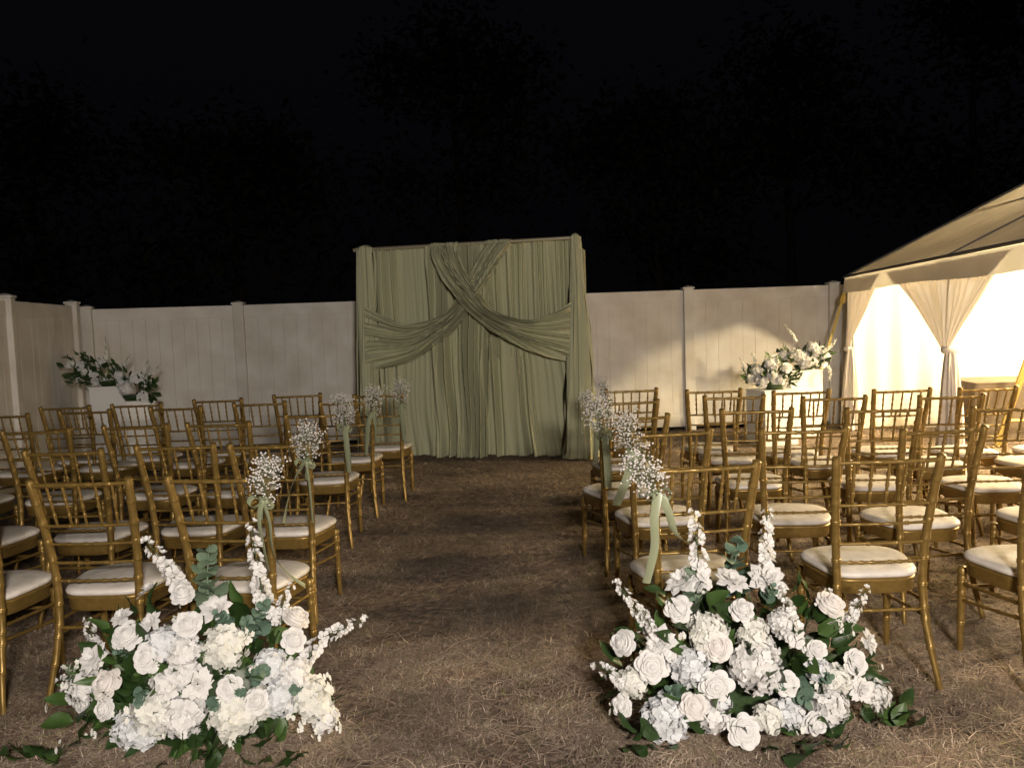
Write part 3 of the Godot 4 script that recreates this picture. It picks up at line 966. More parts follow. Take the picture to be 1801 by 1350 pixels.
	# side drapes gathered into loose columns
	for S in [[0.095, 0.085, 0.09, 0.095, 0.02, 0.1, 5.0], [2.485, 0.045, 2.49, 0.125, 0.03, 0.16, 8.0]]:
		var d := MB.new()
		d.grid(84, 40, func(u, v):
			var a: float = u * TAU
			var cx: float = lerpf(S[0], S[2], v) + (0.015 * sin(v * 3.0))
			var rx: float = lerpf(S[1], S[3], smoothstep(0.0, 1.0, v)) + 0.02 * sin(v * PI)
			var rz: float = lerpf(0.04, 0.085, v)
			var f: float = n.get_noise_2d(cos(a) * 2.6 + S[6], sin(a) * 2.6 + v * 0.5)
			var k: float = 1.0 + 0.42 * (1.0 - 2.6 * absf(f)) + 0.05 * n.get_noise_2d(cos(a) * 8.0 + S[6], sin(a) * 8.0 + v * 0.8)
			var flare: float = 1.0 + 0.25 * pow(v, 10.0)
			return Vector3(cx + cos(a) * rx * k * flare, lerpf(H + 0.035, 0.004, v) - 0.02 * absf(cos(a)) * (1.0 - v), lerpf(0.0, S[5], v) + sin(a) * rz * k * flare), true)
		d.grid(20, 3, func(u, v):
			var a: float = u * TAU
			return Vector3(S[0] + cos(a) * S[1] * (1.0 - v), H + 0.03 + 0.02 * sin(v * 1.5), sin(a) * 0.04 * (1.0 - v)), true)
		part("side_drape", d.mesh(M.sage_chiffon), t)

# ------------------------------------------------------------------ tent
const TC := Vector3(4.17, 0, -10.34)
const TA := -0.1525
func tent_to_world(p: Vector3) -> Vector3:
	return Transform3D(Basis(Vector3.UP, TA), TC) * p

func build_tent() -> void:
	var t := thing("frame_tent", "white gabled frame tent lit from inside, at the right edge", "tent", TC, TA)
	var E := 1.885
	var half := 3.05
	var top := 3.40
	var L := 6.72
	var fabric_n := FastNoiseLite.new()
	fabric_n.seed = 77
	fabric_n.frequency = 0.5
	for s in [0, 1]:
		var r := MB.new()
		r.grid(24, 48, func(u, v):
			var z: float = v * L
			var bay: float = sin(fposmod(z / (L / 2.0), 1.0) * PI)
			var sag: float = 0.05 * bay * sin(u * PI)
			var x: float = u * half
			return Vector3(x if s == 0 else 2.0 * half - x, lerpf(E, top, u) - sag + 0.012 * fabric_n.get_noise_2d(x * 2.0, z * 2.0), z), s == 1)
		part("roof_panel", r.mesh(M.tent_vinyl), t)
		var x0 := 0.0 if s == 0 else 2.0 * half
		# one length of valance for each bay
		for b in 2:
			var va := MB.new()
			va.grid(40, 6, func(u, v):
				var z: float = (b + u) * L / 2.0
				return Vector3(x0 + (-0.012 - 0.02 * v + 0.008 * sin(u * 40.0) * v) * (1.0 if s == 0 else -1.0), E - 0.012 - v * (0.175 + 0.012 * sin(u * PI * 2.0)), z))
			part("valance", va.mesh(M.valance_vinyl), t)
		var ed := MB.new()
		ed.tube(PackedVector3Array([Vector3(x0 + (-0.014 if s == 0 else 0.014), E + 0.004, -0.02), Vector3(x0 + (-0.014 if s == 0 else 0.014), E + 0.004, L)]), PackedFloat32Array([0.015, 0.015]), 8)
		part("eave_edge", ed.mesh(M.tent_edge), t)
	for k in 3:
		var z := k * L / 2.0
		for s in [0, 1]:
			var x0 := 0.06 if s == 0 else 2.0 * half - 0.06
			var po := MB.new()
			po.tube(PackedVector3Array([Vector3(x0, 0, z + (0.03 if k == 0 else 0.0)), Vector3(x0, E, z + (0.03 if k == 0 else 0.0))]), PackedFloat32Array([0.025, 0.025]), 10)
			part("pole", po.mesh(M.white_pole), t)
			var ra := MB.new()
			var zz := z + (0.04 if k == 0 else 0.0)
			ra.tube(PackedVector3Array([Vector3(x0, E - 0.035, zz), Vector3(half, top - 0.035, zz)]), PackedFloat32Array([0.025, 0.025]), 8)
			part("rafter", ra.mesh(M.white_pole), t)
			var sm := MB.new()
			var xe := 0.0 if s == 0 else 2.0 * half
			sm.tube(PackedVector3Array([Vector3(xe, E + 0.006, z), Vector3(half, top + 0.004, z)]), PackedFloat32Array([0.009, 0.009]) if k else PackedFloat32Array([0.02, 0.02]), 6)
			part("roof_seam", sm.mesh(M.tent_edge), t)
	var rg := MB.new()
	rg.tube(PackedVector3Array([Vector3(half, top - 0.03, 0.02), Vector3(half, top - 0.03, L)]), PackedFloat32Array([0.03, 0.03]), 8)
	part("ridge_pole", rg.mesh(M.white_pole), t)
	for s in [0, 1]:
		for q in [0.5]:
			var pu := MB.new()
			var x: float = half * q if s == 0 else 2.0 * half - half * q
			pu.tube(PackedVector3Array([Vector3(x, lerpf(E, top, q) - 0.06, 0.02), Vector3(x, lerpf(E, top, q) - 0.06, L)]), PackedFloat32Array([0.022, 0.022]), 8)
			part("purlin", pu.mesh(M.white_pole), t)
	# end wall and far side wall of white cloth
	var ew := MB.new()
	ew.grid(150, 16, func(u, v):
		var x: float = 0.07 + u * (2.0 * half - 0.14)
		var ytop: float = lerpf(E, top, 1.0 - absf(x - half) / half) - 0.05
		return Vector3(x, lerpf(ytop, 0.01, v), 0.075 + 0.018 * sin(x * 21.0 + 0.6 * sin(x * 3.0)) * (0.4 + 0.6 * v)))
	part("end_wall", ew.mesh(M.tent_wall_cloth), t)
	var sw := MB.new()
	sw.grid(160, 8, func(u, v):
		var z: float = 0.1 + u * (L - 0.15)
		return Vector3(2.0 * half - 0.09 + 0.018 * sin(z * 21.0), lerpf(E - 0.05, 0.01, v), z))
	part("side_wall", sw.mesh(M.tent_wall_cloth), t)

	# sheer curtains tied back to the poles of the near side
	var cn := FastNoiseLite.new()
	cn.seed = 12
	cn.frequency = 1.0
	cn.fractal_octaves = 2
	for C in [[0.0, 0.03, 1.55, 1.00, "sheer white curtain tied back to the far corner pole of the tent"], [L / 2.0, -1.6, 1.30, 1.11, "sheer white curtain tied in the middle of its pole, tent side, X shape"]]:
		var ct := thing("tent_curtain", C[4], "curtain", tent_to_world(Vector3(0, 0, C[0])), TA, "curtains tied to the tent poles")
		var d := MB.new()
		var knot: float = C[3]
		d.grid(130, 26, func(u, v):
			var y: float = lerpf(1.86, knot, v)
			var w: float = lerpf(1.0, 0.035, pow(v, 0.95)) - 0.03 * sin(v * PI)
			var z: float = lerpf(C[1], C[2], u) * w
			var f: float = cn.get_noise_2d(u * 15.0 + C[0], v * 0.6)
			return Vector3(lerpf(0.03, 0.005, v) + 0.05 * f * lerpf(1.0, 0.5, v) * (0.4 + absf(w)) * smoothstep(0.0, 0.12, v), y, z))
		part("upper_drape", d.mesh(M.sheer_white), ct)
		var lo := MB.new()
		lo.grid(72, 22, func(u, v):
			var a: float = u * TAU
			var y: float = lerpf(knot, 0.012, v)
			var r: float = lerpf(0.058, 0.18, pow(v, 0.7))
			var f: float = cn.get_noise_2d(cos(a) * 2.2 + C[0], sin(a) * 2.2 + v * 0.7)
			var k: float = 1.0 + 0.5 * f
			return Vector3(0.05 + cos(a) * r * 0.55 * k, y, sin(a) * r * k + (0.05 if C[0] < 0.1 else 0.0)), true)
		part("lower_drape", lo.mesh(M.sheer_white), ct)
		var tie := MB.new()
		tie.grid(18, 4, func(u, v):
			var a: float = u * TAU
			var r: float = 0.062 + 0.012 * sin(v * PI)
			return Vector3(0.05 + cos(a) * r, knot + (v - 0.5) * 0.06, sin(a) * r * 1.05), true)
		part("tie_band", tie.mesh(M.sheer_white), ct)

	# hanging lamps under the ridge
	for k in 2:
		var at := Vector3(3.05, 2.62, 1.75 + 3.1 * k)
		var lt := thing("hanging_lamp", ["globe lamp hanging under the tent ridge near its end wall", "globe lamp hanging under the tent ridge toward the camera"][k], "lamp", tent_to_world(at), 0.0, "lamps inside the tent")
		var cord := MB.new()
		cord.tube(PackedVector3Array([Vector3(0, 0.19, 0), Vector3(0, 0.74, 0)]), PackedFloat32Array([0.006, 0.006]), 6)
		part("cord", cord.mesh(M.dark_metal), lt)
		var sp := SphereMesh.new()
		sp.radius = 0.2
		sp.height = 0.4
		sp.radial_segments = 20
		sp.rings = 10
		sp.material = M.lamp_face
		part("bulb", sp, lt)
		var l := OmniLight3D.new()
		l.name = "lamp_glow"
		l.light_energy = [30.0, 28.0][k]
		l.light_color = Color(1.0, 0.90, 0.70)
		l.light_size = 0.19
		l.omni_range = 30.0
		l.omni_attenuation = 2.0
		l.shadow_enabled = true
		l.position = tent_to_world(at)
		add_child(l)

	# guy strap, draped table and gilt stand
	var gs := MB.new()
	var a := Vector3(4.13, 1.70, -10.27)
	var b := Vector3(3.56, 0.01, -10.16)
	var side := Vector3(0.35, 0.1, -0.93).normalized()
	gs.grid(1, 10, func(u, v): return a.lerp(b, v) - a + Vector3(0.017 * (u - 0.5) * 2.0, 0, 0.006 * sin(v * 3.0)))
	gs.grid(1, 10, func(u, v): return a.lerp(b, v) - a + Vector3(0.017 * (u - 0.5) * 2.0, 0, 0.006 * sin(v * 3.0) - 0.004), true)
	var so := thing("guy_strap", "yellow webbing strap slanting down from the tent corner behind the pedestals", "strap", a)
	part("webbing", gs.mesh(M.strap_yellow), so)
	var bu := MB.new()
	bu.box(a.lerp(b, 0.05) - a, Vector3(0.07, 0.1, 0.03), 0.006, Basis(Vector3.BACK, -0.33))
	part("ratchet_buckle", bu.mesh(M.arch_gold), so)
	var st := MB.new()
	st.tube(PackedVector3Array([b - a + Vector3(0.01, 0.12, 0), b - a + Vector3(-0.02, -0.05, 0)]), PackedFloat32Array([0.012, 0.008]), 8)
	part("stake", st.mesh(M.dark_metal), so)

	var tb := thing("draped_table", "low table under a tan floor-length cloth inside the tent", "table", Vector3(5.80, 0, -9.25), -0.1)
	var cl := MB.new()
	cl.grid(120, 10, func(u, v):
		var q: float = fposmod(u * 4.0, 4.0)
		var c := int(q) % 4
		var f: float = q - int(q)
		var cs := [Vector3(-0.75, 0, -0.38), Vector3(0.75, 0, -0.38), Vector3(0.75, 0, 0.38), Vector3(-0.75, 0, 0.38)]
		var p: Vector3 = cs[c].lerp(cs[(c + 1) % 4], f)
		var nn := p.normalized()
		return p + nn * (0.02 + 0.03 * v * sin(u * 130.0) + 0.03 * v) + Vector3(0, lerpf(0.64, 0.01, v), 0))
	part("cloth_skirt", cl.mesh(M.tan_linen), tb)
	var ctop := MB.new()
	ctop.box(Vector3(0, 0.635, 0), Vector3(1.53, 0.02, 0.79), 0.006)
	part("cloth_top", ctop.mesh(M.tan_linen), tb)
	for sx in [-0.65, 0.65]:
		for sz in [-0.3, 0.3]:
			var lg := MB.new()
			lg.tube(PackedVector3Array([Vector3(sx, 0, sz), Vector3(sx, 0.62, sz)]), PackedFloat32Array([0.018, 0.018]), 8)
			part("leg", lg.mesh(M.dark_metal), tb)
	var ar := thing("gold_stand", "gold metal stand with a slanting leg in front of the tan cloth", "stand", Vector3(5.08, 0, -8.66))
	for P in [[Vector3(0, 0, 0), Vector3(0.55, 1.6, 0)], [Vector3(1.10, 0, 0), Vector3(0.55, 1.6, 0)], [Vector3(0.09, 0.26, 0), Vector3(1.01, 0.26, 0)]]:
		var lg := MB.new()
		lg.tube(PackedVector3Array([P[0], P[1]]), PackedFloat32Array([0.04, 0.04]), 8, 0.5)
		part("leg" if P[0].y == 0 else "brace", lg.mesh(M.arch_gold), ar)

func build_pedestals() -> void:
	pedestal("shorter white pedestal on the right, beside the tent, under loose hanging flowers", Vector3(2.93, 0, -9.36), Vector3(0.42, 0.62, 0.42), 0.24)
	pedestal("taller white pedestal on the right, behind the shorter one, next to the strap", Vector3(3.40, 0, -9.78), Vector3(0.40, 0.80, 0.36), 0.1)
	pedestal("taller white pedestal in the left fence corner", Vector3(-4.42, 0, -9.18), Vector3(0.38, 0.935, 0.38), 0.12)
	pedestal("shorter white pedestal right of the taller one in the left corner", Vector3(-4.02, 0, -8.98), Vector3(0.30, 0.78, 0.30), 0.3)
	var L1 := [["h", -0.40, 1.19, 0.051], ["r", -0.28, 1.17, 0.039], ["h", -0.18, 1.14, 0.055], ["r", -0.12, 1.09, 0.046], ["r", -0.06, 1.20, 0.039], ["h", -0.08, 0.99, 0.069], ["h", -0.26, 1.11, 0.046], ["r", -0.34, 1.02, 0.041], ["r", -0.16, 0.99, 0.041], ["l", -0.50, 1.29, 0.0], ["l", -0.38, 1.32, 0.0], ["l", -0.22, 1.29, 0.0], ["l", -0.46, 1.09, 0.0], ["l", -0.52, 1.03, 0.0], ["l", -0.29, 0.97, 0.0], ["l", -0.05, 0.88, 0.0], ["l", -0.31, 1.04, 0.0]]
	pedestal_bouquet("white roses and dark pointed leaves on the taller left corner pedestal", Vector3(-4.40, 0, -9.1), 0.935, L1, [[Vector3(-4.38, 1.22, -9.0), Vector3(-4.37, 1.47, -9.0)]], 0, 62, 61)
	var L2 := [["r", -0.18, 1.13, 0.034], ["h", -0.10, 1.00, 0.071], ["h", -0.04, 0.93, 0.073], ["r", 0.07, 1.03, 0.054], ["r", 0.13, 0.99, 0.050], ["r", 0.14, 0.83, 0.054], ["r", -0.12, 1.07, 0.041], ["l", -0.15, 1.21, 0.0], ["l", 0.23, 1.02, 0.0], ["l", 0.30, 0.97, 0.0], ["l", 0.33, 0.82, 0.0], ["l", 0.27, 0.78, 0.0], ["l", -0.23, 1.11, 0.0], ["l", 0.17, 0.91, 0.0]]
	pedestal_bouquet("white roses and hydrangeas spilling right off the shorter left corner pedestal", Vector3(-4.08, 0, -8.95), 0.78, L2, [[Vector3(-4.22, 1.14, -9.0), Vector3(-4.12, 1.27, -9.0)], [Vector3(-3.99, 1.08, -9.0), Vector3(-3.92, 1.23, -9.0)], [Vector3(-3.92, 1.05, -9.0), Vector3(-3.79, 1.16, -9.0)]], 0, 56, 62)
	var R1 := [["h", -0.24, 0.85, 0.066], ["h", -0.11, 0.81, 0.057], ["h", -0.09, 0.93, 0.057], ["h", -0.30, 0.76, 0.057], ["r", -0.18, 0.72, 0.047], ["h", 0.02, 0.71, 0.089], ["r", 0.10, 0.87, 0.047], ["r", 0.01, 0.96, 0.042], ["l", -0.42, 0.84, 0.0], ["l", -0.38, 0.75, 0.0], ["l", -0.13, 0.69, 0.0], ["l", 0.17, 0.80, 0.0], ["l", 0.27, 0.74, 0.0], ["l", 0.20, 0.68, 0.0], ["l", 0.31, 0.80, 0.0]]
	pedestal_bouquet("white hydrangeas with drooping leaves on the shorter right pedestal", Vector3(2.95, 0, -9.3), 0.62, R1, [[Vector3(2.62, 0.85, -9.4), Vector3(2.59, 0.98, -9.4)], [Vector3(2.76, 0.94, -9.4), Vector3(2.72, 1.03, -9.4)]], 2, 85, 63)
	var R2 := [["h", -0.14, 0.99, 0.069], ["h", -0.03, 0.99, 0.059], ["h", 0.08, 1.08, 0.059], ["h", 0.11, 1.01, 0.059], ["h", -0.03, 0.89, 0.064], ["h", 0.08, 0.89, 0.079], ["r", 0.22, 0.89, 0.054], ["r", 0.24, 0.95, 0.039], ["h", -0.25, 0.99, 0.059], ["r", 0.19, 1.02, 0.044], ["l", -0.18, 0.91, 0.0], ["l", -0.28, 1.08, 0.0], ["l", 0.28, 0.91, 0.0], ["l", 0.21, 1.07, 0.0]]
	pedestal_bouquet("full white hydrangea heads on the taller right pedestal by the strap", Vector3(3.42, 0, -9.7), 0.80, R2, [[Vector3(3.3, 1.12, -9.6), Vector3(3.17, 1.33, -9.6)], [Vector3(3.6, 1.0, -9.6), Vector3(3.76, 1.14, -9.6)], [Vector3(3.64, 0.85, -9.55), Vector3(3.66, 0.68, -9.55)]], 2, 70, 64)

# ------------------------------------------------------------------ rows of chairs
var aisle := {}
func build_chairs() -> void:
	# [x, z of the top rail, turn in degrees]; rows counted from the drape, first entry at the aisle
	var right := [
		[[0.935, -6.51, -0.9], [1.508, -6.20, -4.2], [2.053, -5.88, 0.6], [2.705, -5.74, 1.2], [3.245, -5.64, 2.5], [3.80, -5.55, 1.0]],
		[[0.785, -5.60, 4.0], [1.523, -5.69, -6.5], [2.096, -5.39, -5.4], [2.777, -5.23, -1.8], [3.42, -5.12, 0.0]],
		[[0.693, -4.70, 12.0], [1.425, -4.835, -8.0], [2.092, -4.667, -6.3], [2.72, -4.52, -2.0], [3.36, -4.42, 1.0]],
		[[0.763, -4.018, 4.9], [1.389, -3.952, -3.2], [1.98, -3.792, 4.8], [2.61, -3.70, 2.0]],
		[[0.713, -3.074, 5.8], [1.411, -3.102, -0.4], [2.085, -3.02, 3.0]]]
	var left := [
		[[-1.12, -6.90, -1.6], [-1.864, -7.174, 4.0], [-2.477, -6.959, 1.1], [-3.078, -6.777, 1.3], [-3.663, -6.775, 0.8]],
		[[-1.27, -6.32, 1.5], [-1.988, -6.5, 1.6], [-2.594, -6.36, -3.8], [-3.281, -6.34, -4.3], [-3.84, -6.22, -2.0]],
		[[-1.305, -5.47, 1.7], [-1.833, -5.128, -4.8], [-2.359, -5.154, -1.7], [-2.945, -5.094, 3.7], [-3.52, -5.05, 1.0]],
		[[-1.216, -4.085, -4.4], [-1.713, -4.164, -2.9], [-2.248, -4.106, -3.9], [-2.80, -4.06, 0.0]],
		[[-1.163, -3.196, -7.0], [-1.712, -3.228, -2.0], [-2.24, -3.17, 0.0]]]
	var first := make_chair()
	var used := false
	var row_name := ["first row nearest the drape", "second row from the drape", "third row from the drape", "fourth row from the drape", "last row nearest the camera"]
	var place := ["on the aisle", "second from the aisle", "third from the aisle", "fourth from the aisle", "fifth from the aisle", "sixth from the aisle"]
	for s in 2:
		var rows: Array = left if s == 0 else right
		for r in 5:
			for k in rows[r].size():
				var c = rows[r][k]
				var o: Node3D = first
				if used:
					o = first.duplicate()
					o.name = numbered("banquet_chair")
					add_child(o)
				used = true
				o.rotation.y = deg_to_rad(c[2])
				o.position = Vector3(c[0], 0, c[1]) - Basis(Vector3.UP, o.rotation.y) * Vector3(0, 0, 0.242)
				o.set_meta("label", "gold chair with white cushion, %s block, %s, %s" % ["left" if s == 0 else "right", row_name[r], place[k]])
				if k == 0:
					aisle["%s%d" % ["L" if s == 0 else "R", r]] = o
	# baby's breath tied to the aisle posts
	var tails_a := [[[Vector3(0.0, 0, 0.018), Vector3(-0.012, -0.07, 0.03), Vector3(0.0, -0.18, 0.028), Vector3(0.012, -0.27, 0.02)], 0.036, 0.5], [[Vector3(0.005, 0, 0.02), Vector3(0.03, -0.08, 0.03), Vector3(0.035, -0.2, 0.02), Vector3(0.07, -0.3, -0.03), Vector3(0.12, -0.36, -0.07)], 0.03, 1.0]]
	var tails_b := [[[Vector3(0, 0, 0.018), Vector3(0.015, -0.1, 0.03), Vector3(0.02, -0.3, 0.022)], 0.02, 0.3], [[Vector3(-0.01, 0, 0.01), Vector3(-0.06, -0.06, -0.02), Vector3(-0.1, -0.16, 0.0), Vector3(-0.13, -0.3, 0.02)], 0.036, 1.4]]
	var tails_c := [[[Vector3(0, 0, 0.018), Vector3(0.006, -0.12, 0.03), Vector3(0.014, -0.3, 0.02)], 0.05, 0.25], [[Vector3(0.005, 0, 0.016), Vector3(0.02, -0.14, 0.024), Vector3(0.03, -0.25, 0.016)], 0.034, 0.9]]
	var tails_d := [[[Vector3(0.0, 0, 0.018), Vector3(-0.03, -0.1, 0.03), Vector3(-0.055, -0.32, 0.02)], 0.05, 0.4], [[Vector3(0.01, 0, 0.016), Vector3(0.025, -0.12, 0.024), Vector3(0.02, -0.24, 0.016)], 0.03, 0.6]]
	var tails_e := [[[Vector3(0.0, 0, 0.02), Vector3(-0.02, -0.09, 0.035), Vector3(-0.02, -0.2, 0.03), Vector3(-0.055, -0.33, 0.03)], 0.042, 0.5], [[Vector3(0.01, 0, 0.02), Vector3(0.035, -0.07, 0.04), Vector3(0.06, -0.15, 0.035), Vector3(0.13, -0.2, 0.03)], 0.042, 0.9], [[Vector3(-0.01, 0.01, 0.016), Vector3(-0.05, 0.05, 0.02), Vector3(-0.075, 0.08, 0.0)], 0.04, 0.4]]
	var tails_f := [[[Vector3(0, 0, 0.018), Vector3(-0.03, -0.1, 0.03), Vector3(-0.09, -0.25, 0.02)], 0.056, 0.3], [[Vector3(0, 0, 0.016), Vector3(0.02, -0.1, 0.026), Vector3(0.03, -0.22, 0.02)], 0.03, 0.8]]
	breath_bunch("round baby's breath bunch with long pale ribbon, last left row on the aisle", aisle["L4"], 1.0, 0, Vector3(0.2, 1, 0.1), tails_a, 0.88)
	breath_bunch("baby's breath bunch, second left aisle chair from the camera, narrow white ribbon end", aisle["L3"], 1.0, 1, Vector3(0.1, 1, 0.1), tails_b, 0.98)
	breath_bunch("baby's breath bunch leaning over the middle left aisle chair, broad hanging ribbon", aisle["L2"], 1.0, 2, Vector3(0.15, 1, 0.0), tails_c, 1.02)
	breath_bunch("baby's breath bunch, left aisle, fourth chair from the camera, in front of the drape edge", aisle["L1"], 1.0, 0, Vector3(0.15, 1, 0.1), tails_d, 1.06)
	breath_bunch("baby's breath bunch, left aisle chair nearest the drape, looped green ribbon", aisle["L0"], 1.0, 1, Vector3(0.0, 1, 0.15), tails_c, 1.06)
	breath_bunch("full baby's breath bunch with green bow and three ribbons, last right row on the aisle", aisle["R4"], -1.0, 2, Vector3(-0.55, 1, 0.2), tails_e, 1.0)
	breath_bunch("tall baby's breath bunch, second right aisle chair from the camera, wide slanting ribbon", aisle["R3"], -1.0, 0, Vector3(-0.25, 1, 0.1), tails_f, 1.02)
	breath_bunch("baby's breath bunch on the middle right aisle chair, straight ribbon hanging to the seat", aisle["R2"], -1.0, 1, Vector3(-0.3, 1, 0.1), tails_c, 1.1)
	breath_bunch("baby's breath bunch, right aisle, fourth chair from the camera", aisle["R1"], -1.0, 2, Vector3(-0.5, 1, 0.1), tails_d, 1.02)
	breath_bunch("faint small baby's breath bunch, right aisle chair nearest the drape", aisle["R0"], -1.0, 0, Vector3(-0.3, 1, 0.1), tails_c, 0.95)

func build_aisle_flowers() -> void:
	var LB := [["r", -0.004, 0.544, 0.071, 0.044], ["o", -0.169, 0.539, -0.027, 0.042], ["o", -0.213, 0.484, 0.104, 0.034], ["o", -0.089, 0.476, 0.151, 0.034], ["r", -0.163, 0.435, 0.169, 0.049], ["r", 0.047, 0.468, 0.163, 0.049], ["o", 0.127, 0.505, 0.112, 0.048], ["r", 0.381, 0.422, 0.003, 0.052], ["r", 0.392, 0.372, 0.095, 0.051], ["r", -0.076, 0.375, 0.219, 0.048], ["o", -0.291, 0.363, 0.172, 0.045], ["r", -0.219, 0.294, 0.229, 0.042], ["r", -0.22, 0.216, 0.252, 0.038], ["r", 0.293, 0.214, 0.232, 0.048], ["r", 0.206, 0.268, 0.241, 0.044], ["o", 0.102, 0.289, 0.251, 0.045], ["h", -0.039, 0.429, 0.192, 0.059], ["h", 0.042, 0.391, 0.214, 0.055], ["h", 0.165, 0.396, 0.194, 0.075], ["h", 0.335, 0.315, 0.177, 0.056], ["h", -0.004, 0.283, 0.259, 0.057], ["h", -0.066, 0.205, 0.277, 0.079], ["h", -0.104, 0.154, 0.283, 0.06], ["h", 0.056, 0.193, 0.28, 0.07], ["h", 0.208, 0.17, 0.265, 0.077], ["h", 0.363, 0.212, 0.205, 0.059], ["h", 0.408, 0.281, 0.151, 0.05], ["h", 0.463, 0.195, 0.148, 0.076]]
	LB += [["e", 0.176, 0.468, 0.137, 0.046], ["e", 0.272, 0.429, 0.132, 0.047], ["e", 0.287, 0.302, 0.205, 0.052], ["e", -0.115, 0.267, 0.257, 0.038], ["e", 0.242, 0.245, 0.239, 0.032], ["e", 0.411, 0.229, 0.172, 0.036], ["e", 0.141, 0.234, 0.263, 0.035], ["e", -0.151, 0.387, 0.202, 0.032]]
	var RB := [["r", -0.244, 0.448, 0.128, 0.052], ["r", -0.032, 0.451, 0.177, 0.052], ["o", -0.042, 0.533, 0.089, 0.052], ["r", -0.134, 0.346, 0.226, 0.053], ["r", -0.439, 0.319, 0.095, 0.046], ["r", -0.352, 0.269, 0.19, 0.054], ["r", 0.203, 0.322, 0.222, 0.053], ["r", 0.303, 0.434, 0.106, 0.048], ["r", 0.353, 0.258, 0.193, 0.044], ["o", 0.432, 0.303, 0.117, 0.037], ["r", -0.149, 0.224, 0.264, 0.056], ["o", 0.363, 0.17, 0.215, 0.04], ["r", 0.086, 0.231, 0.27, 0.042], ["r", -0.458, 0.123, 0.172, 0.04], ["r", -0.061, 0.079, 0.295, 0.047], ["r", -0.223, 0.158, 0.264, 0.051], ["r", 0.176, 0.092, 0.282, 0.05], ["h", -0.161, 0.395, 0.195, 0.062], ["h", -0.236, 0.273, 0.232, 0.063], ["h", 0.008, 0.288, 0.257, 0.083], ["h", 0.001, 0.385, 0.218, 0.052], ["h", -0.307, 0.116, 0.247, 0.076], ["h", -0.167, 0.127, 0.279, 0.06], ["h", 0.029, 0.12, 0.293, 0.054], ["h", 0.095, 0.134, 0.287, 0.051], ["h", 0.255, 0.135, 0.26, 0.069], ["h", -0.432, 0.205, 0.167, 0.053], ["h", 0.205, 0.267, 0.241, 0.045]]
	RB += [["o", -0.216, 0.517, 0.028, 0.055], ["o", 0.083, 0.531, 0.085, 0.057], ["o", -0.32, 0.349, 0.166, 0.049], ["h", 0.106, 0.412, 0.196, 0.046], ["e", 0.177, 0.209, 0.263, 0.061], ["e", -0.267, 0.194, 0.245, 0.039], ["e", 0.068, 0.499, 0.132, 0.04], ["e", 0.229, 0.235, 0.245, 0.039], ["e", 0.083, 0.202, 0.277, 0.032]]
	var LS := [
		[[Vector3(0.0, 0.5, 0.03), Vector3(-0.06, 0.61, 0.02), Vector3(-0.151, 0.726, 0.0)], 0.027],
		[[Vector3(0.27, 0.42, 0.0), Vector3(0.25, 0.6, 0.0), Vector3(0.221, 0.762, -0.03)], 0.027],
		[[Vector3(0.40, 0.25, 0.08), Vector3(0.48, 0.35, 0.05), Vector3(0.623, 0.401, 0.0)], 0.025],
		[[Vector3(-0.3, 0.18, 0.16), Vector3(-0.39, 0.2, 0.12), Vector3(-0.471, 0.242, 0.05)], 0.024],
		[[Vector3(-0.3, 0.32, 0.08), Vector3(-0.37, 0.36, 0.0), Vector3(-0.439, 0.404, -0.1)], 0.021],
		[[Vector3(0.30, 0.4, 0.02), Vector3(0.33, 0.47, 0.0), Vector3(0.36, 0.53, -0.02)], 0.019]]
	var RS := [
		[[Vector3(-0.14, 0.48, 0.05), Vector3(-0.15, 0.62, 0.02), Vector3(-0.153, 0.752, 0.0)], 0.027],
		[[Vector3(0.10, 0.46, 0.06), Vector3(0.1, 0.62, 0.02), Vector3(0.112, 0.746, 0.0)], 0.027],
		[[Vector3(-0.33, 0.34, 0.08), Vector3(-0.38, 0.42, 0.04), Vector3(-0.442, 0.51, 0.0)], 0.021],
		[[Vector3(-0.40, 0.19, 0.18), Vector3(-0.47, 0.22, 0.15), Vector3(-0.536, 0.245, 0.1)], 0.024],
		[[Vector3(0.37, 0.33, 0.06), Vector3(0.42, 0.39, 0.03), Vector3(0.47, 0.448, 0.0)], 0.021],
		[[Vector3(0.13, 0.34, 0.24), Vector3(0.13, 0.42, 0.2), Vector3(0.12, 0.5, 0.14)], 0.024],
		[[Vector3(-0.28, 0.28, 0.2), Vector3(-0.33, 0.36, 0.15), Vector3(-0.36, 0.43, 0.08)], 0.021],
		[[Vector3(0.3, 0.36, 0.14), Vector3(0.33, 0.41, 0.1), Vector3(0.31, 0.47, 0.06)], 0.017]]
	ground_bouquet("white rose and hydrangea mound on the grass, left of the aisle", Vector3(-1.2, 0, -2.98), LB, LS, [[Vector3(0.055, 0.44, -0.02), Vector3(-0.04, 1, -0.05), 0.25, 1.0], [Vector3(0.24, 0.36, 0.06), Vector3(0.3, 1, 0.1), 0.16, 0.0]], [[-0.47, 0.22], [0.36, 0.26], [0.08, 0.3]], 301)
	ground_bouquet("white rose and hydrangea mound on the grass, right of the aisle", Vector3(0.80, 0, -2.98), RB, RS, [[Vector3(0.005, 0.40, -0.03), Vector3(0.02, 1, -0.1), 0.25, 0.0], [Vector3(-0.16, 0.42, 0.03), Vector3(-0.1, 1, 0.1), 0.16, 1.0]], [[0.5, 0.16], [-0.36, 0.26], [0.13, 0.31]], 302)

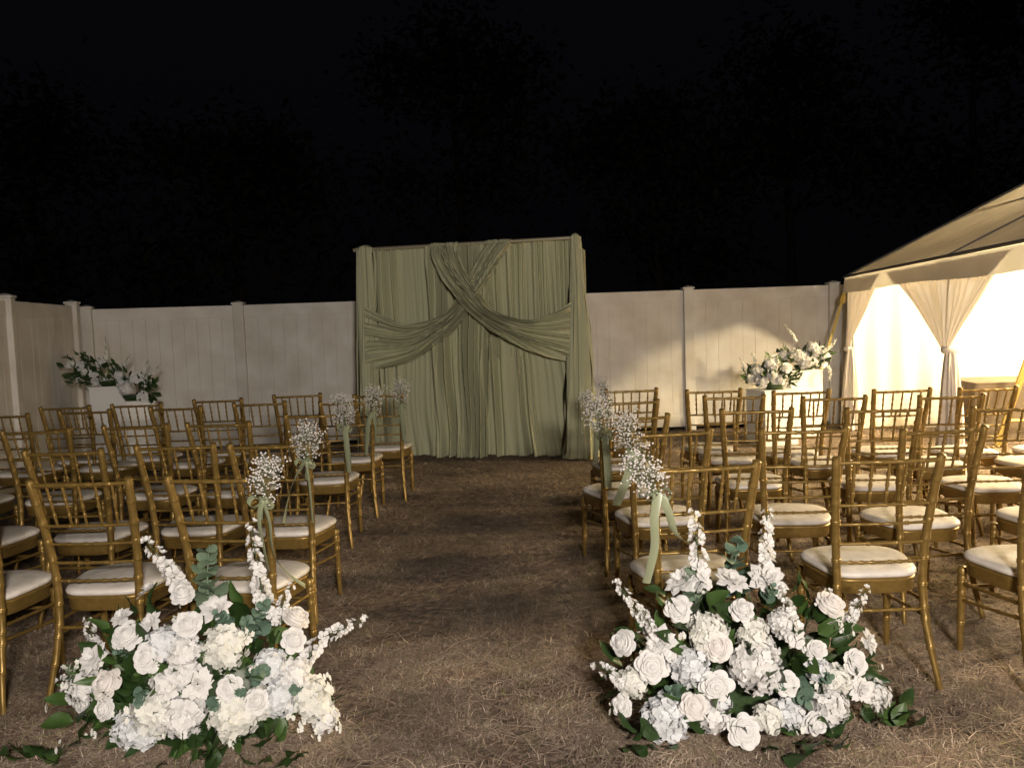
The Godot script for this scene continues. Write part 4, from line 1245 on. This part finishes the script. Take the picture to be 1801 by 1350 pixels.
# ------------------------------------------------------------------ dead grass
func build_grass() -> void:
	for layer in 2:
		var tuft := MB.new()
		rng.seed = 440 + layer
		for k in (7 if layer == 0 else 5):
			var a := rng.randf() * TAU
			var l := rng.randf_range(0.03, 0.08) if layer == 0 else rng.randf_range(0.06, 0.15)
			var rise := rng.randf_range(0.15, 0.8) if layer == 0 else rng.randf_range(0.03, 0.22)
			var d := Vector3(cos(a), 0, sin(a))
			var s := Vector3(-d.z, 0, d.x) * (rng.randf_range(0.0011, 0.002) if layer == 0 else rng.randf_range(0.0016, 0.0031))
			var p0 := Vector3(rng.randf_range(-0.04, 0.04), -0.004, rng.randf_range(-0.04, 0.04))
			var bend := Vector3(-d.z, 0, d.x) * rng.randf_range(-0.4, 0.4) * l
			tuft.grid(1, 3, func(u, v):
				return p0 + d * l * v + bend * v * v + Vector3.UP * (l * rise * sin(v * 2.4)) + s * (u - 0.5) * 2.0 * (1.0 - 0.75 * v))
		var mm := MultiMesh.new()
		mm.transform_format = MultiMesh.TRANSFORM_3D
		mm.use_colors = true
		mm.mesh = tuft.mesh(M.dry_grass)
		var n := 52000 if layer == 0 else 34000
		mm.instance_count = n
		var patch := FastNoiseLite.new()
		patch.seed = 90
		patch.frequency = 1.5
		patch.fractal_octaves = 3
		for k in n:
			var p := Vector3.ZERO
			for tries in 4:
				var z := 1.9 * pow(11.2 / 1.9, pow(rng.randf(), 0.85))
				p = Vector3(rng.randf_range(-1.0, 1.0) * (z * 0.66 + 0.6), 0, -z)
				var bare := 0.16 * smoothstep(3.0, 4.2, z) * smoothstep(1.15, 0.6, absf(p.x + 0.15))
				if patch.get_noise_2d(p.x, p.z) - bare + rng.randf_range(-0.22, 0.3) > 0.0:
					break
			var q := patch.get_noise_2d(p.x * 0.7 + 50.0, p.z * 0.7)
			var sz := rng.randf_range(0.6, 1.15)
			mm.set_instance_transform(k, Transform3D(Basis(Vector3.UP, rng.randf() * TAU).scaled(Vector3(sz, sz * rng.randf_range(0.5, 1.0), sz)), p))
			var aisle_dark := smoothstep(-3.0, -4.4, p.z) * smoothstep(1.2, 0.5, absf(p.x + 0.15))   # darker blades down the aisle, past its near end
			var b := rng.randf_range(0.5, 1.2) * (1.0 + 0.65 * q) * (1.0 - 0.33 * aisle_dark)
			var c := Color(0.35, 0.268, 0.205)
			var pick := rng.randf()
			if pick < (0.14 if layer == 0 else 0.3):
				c = Color(0.58, 0.465, 0.36)
			elif pick < (0.2 if layer == 0 else 0.36):
				c = Color(0.25, 0.24, 0.11)
			elif pick < 0.5:
				c = Color(0.23, 0.15, 0.11)
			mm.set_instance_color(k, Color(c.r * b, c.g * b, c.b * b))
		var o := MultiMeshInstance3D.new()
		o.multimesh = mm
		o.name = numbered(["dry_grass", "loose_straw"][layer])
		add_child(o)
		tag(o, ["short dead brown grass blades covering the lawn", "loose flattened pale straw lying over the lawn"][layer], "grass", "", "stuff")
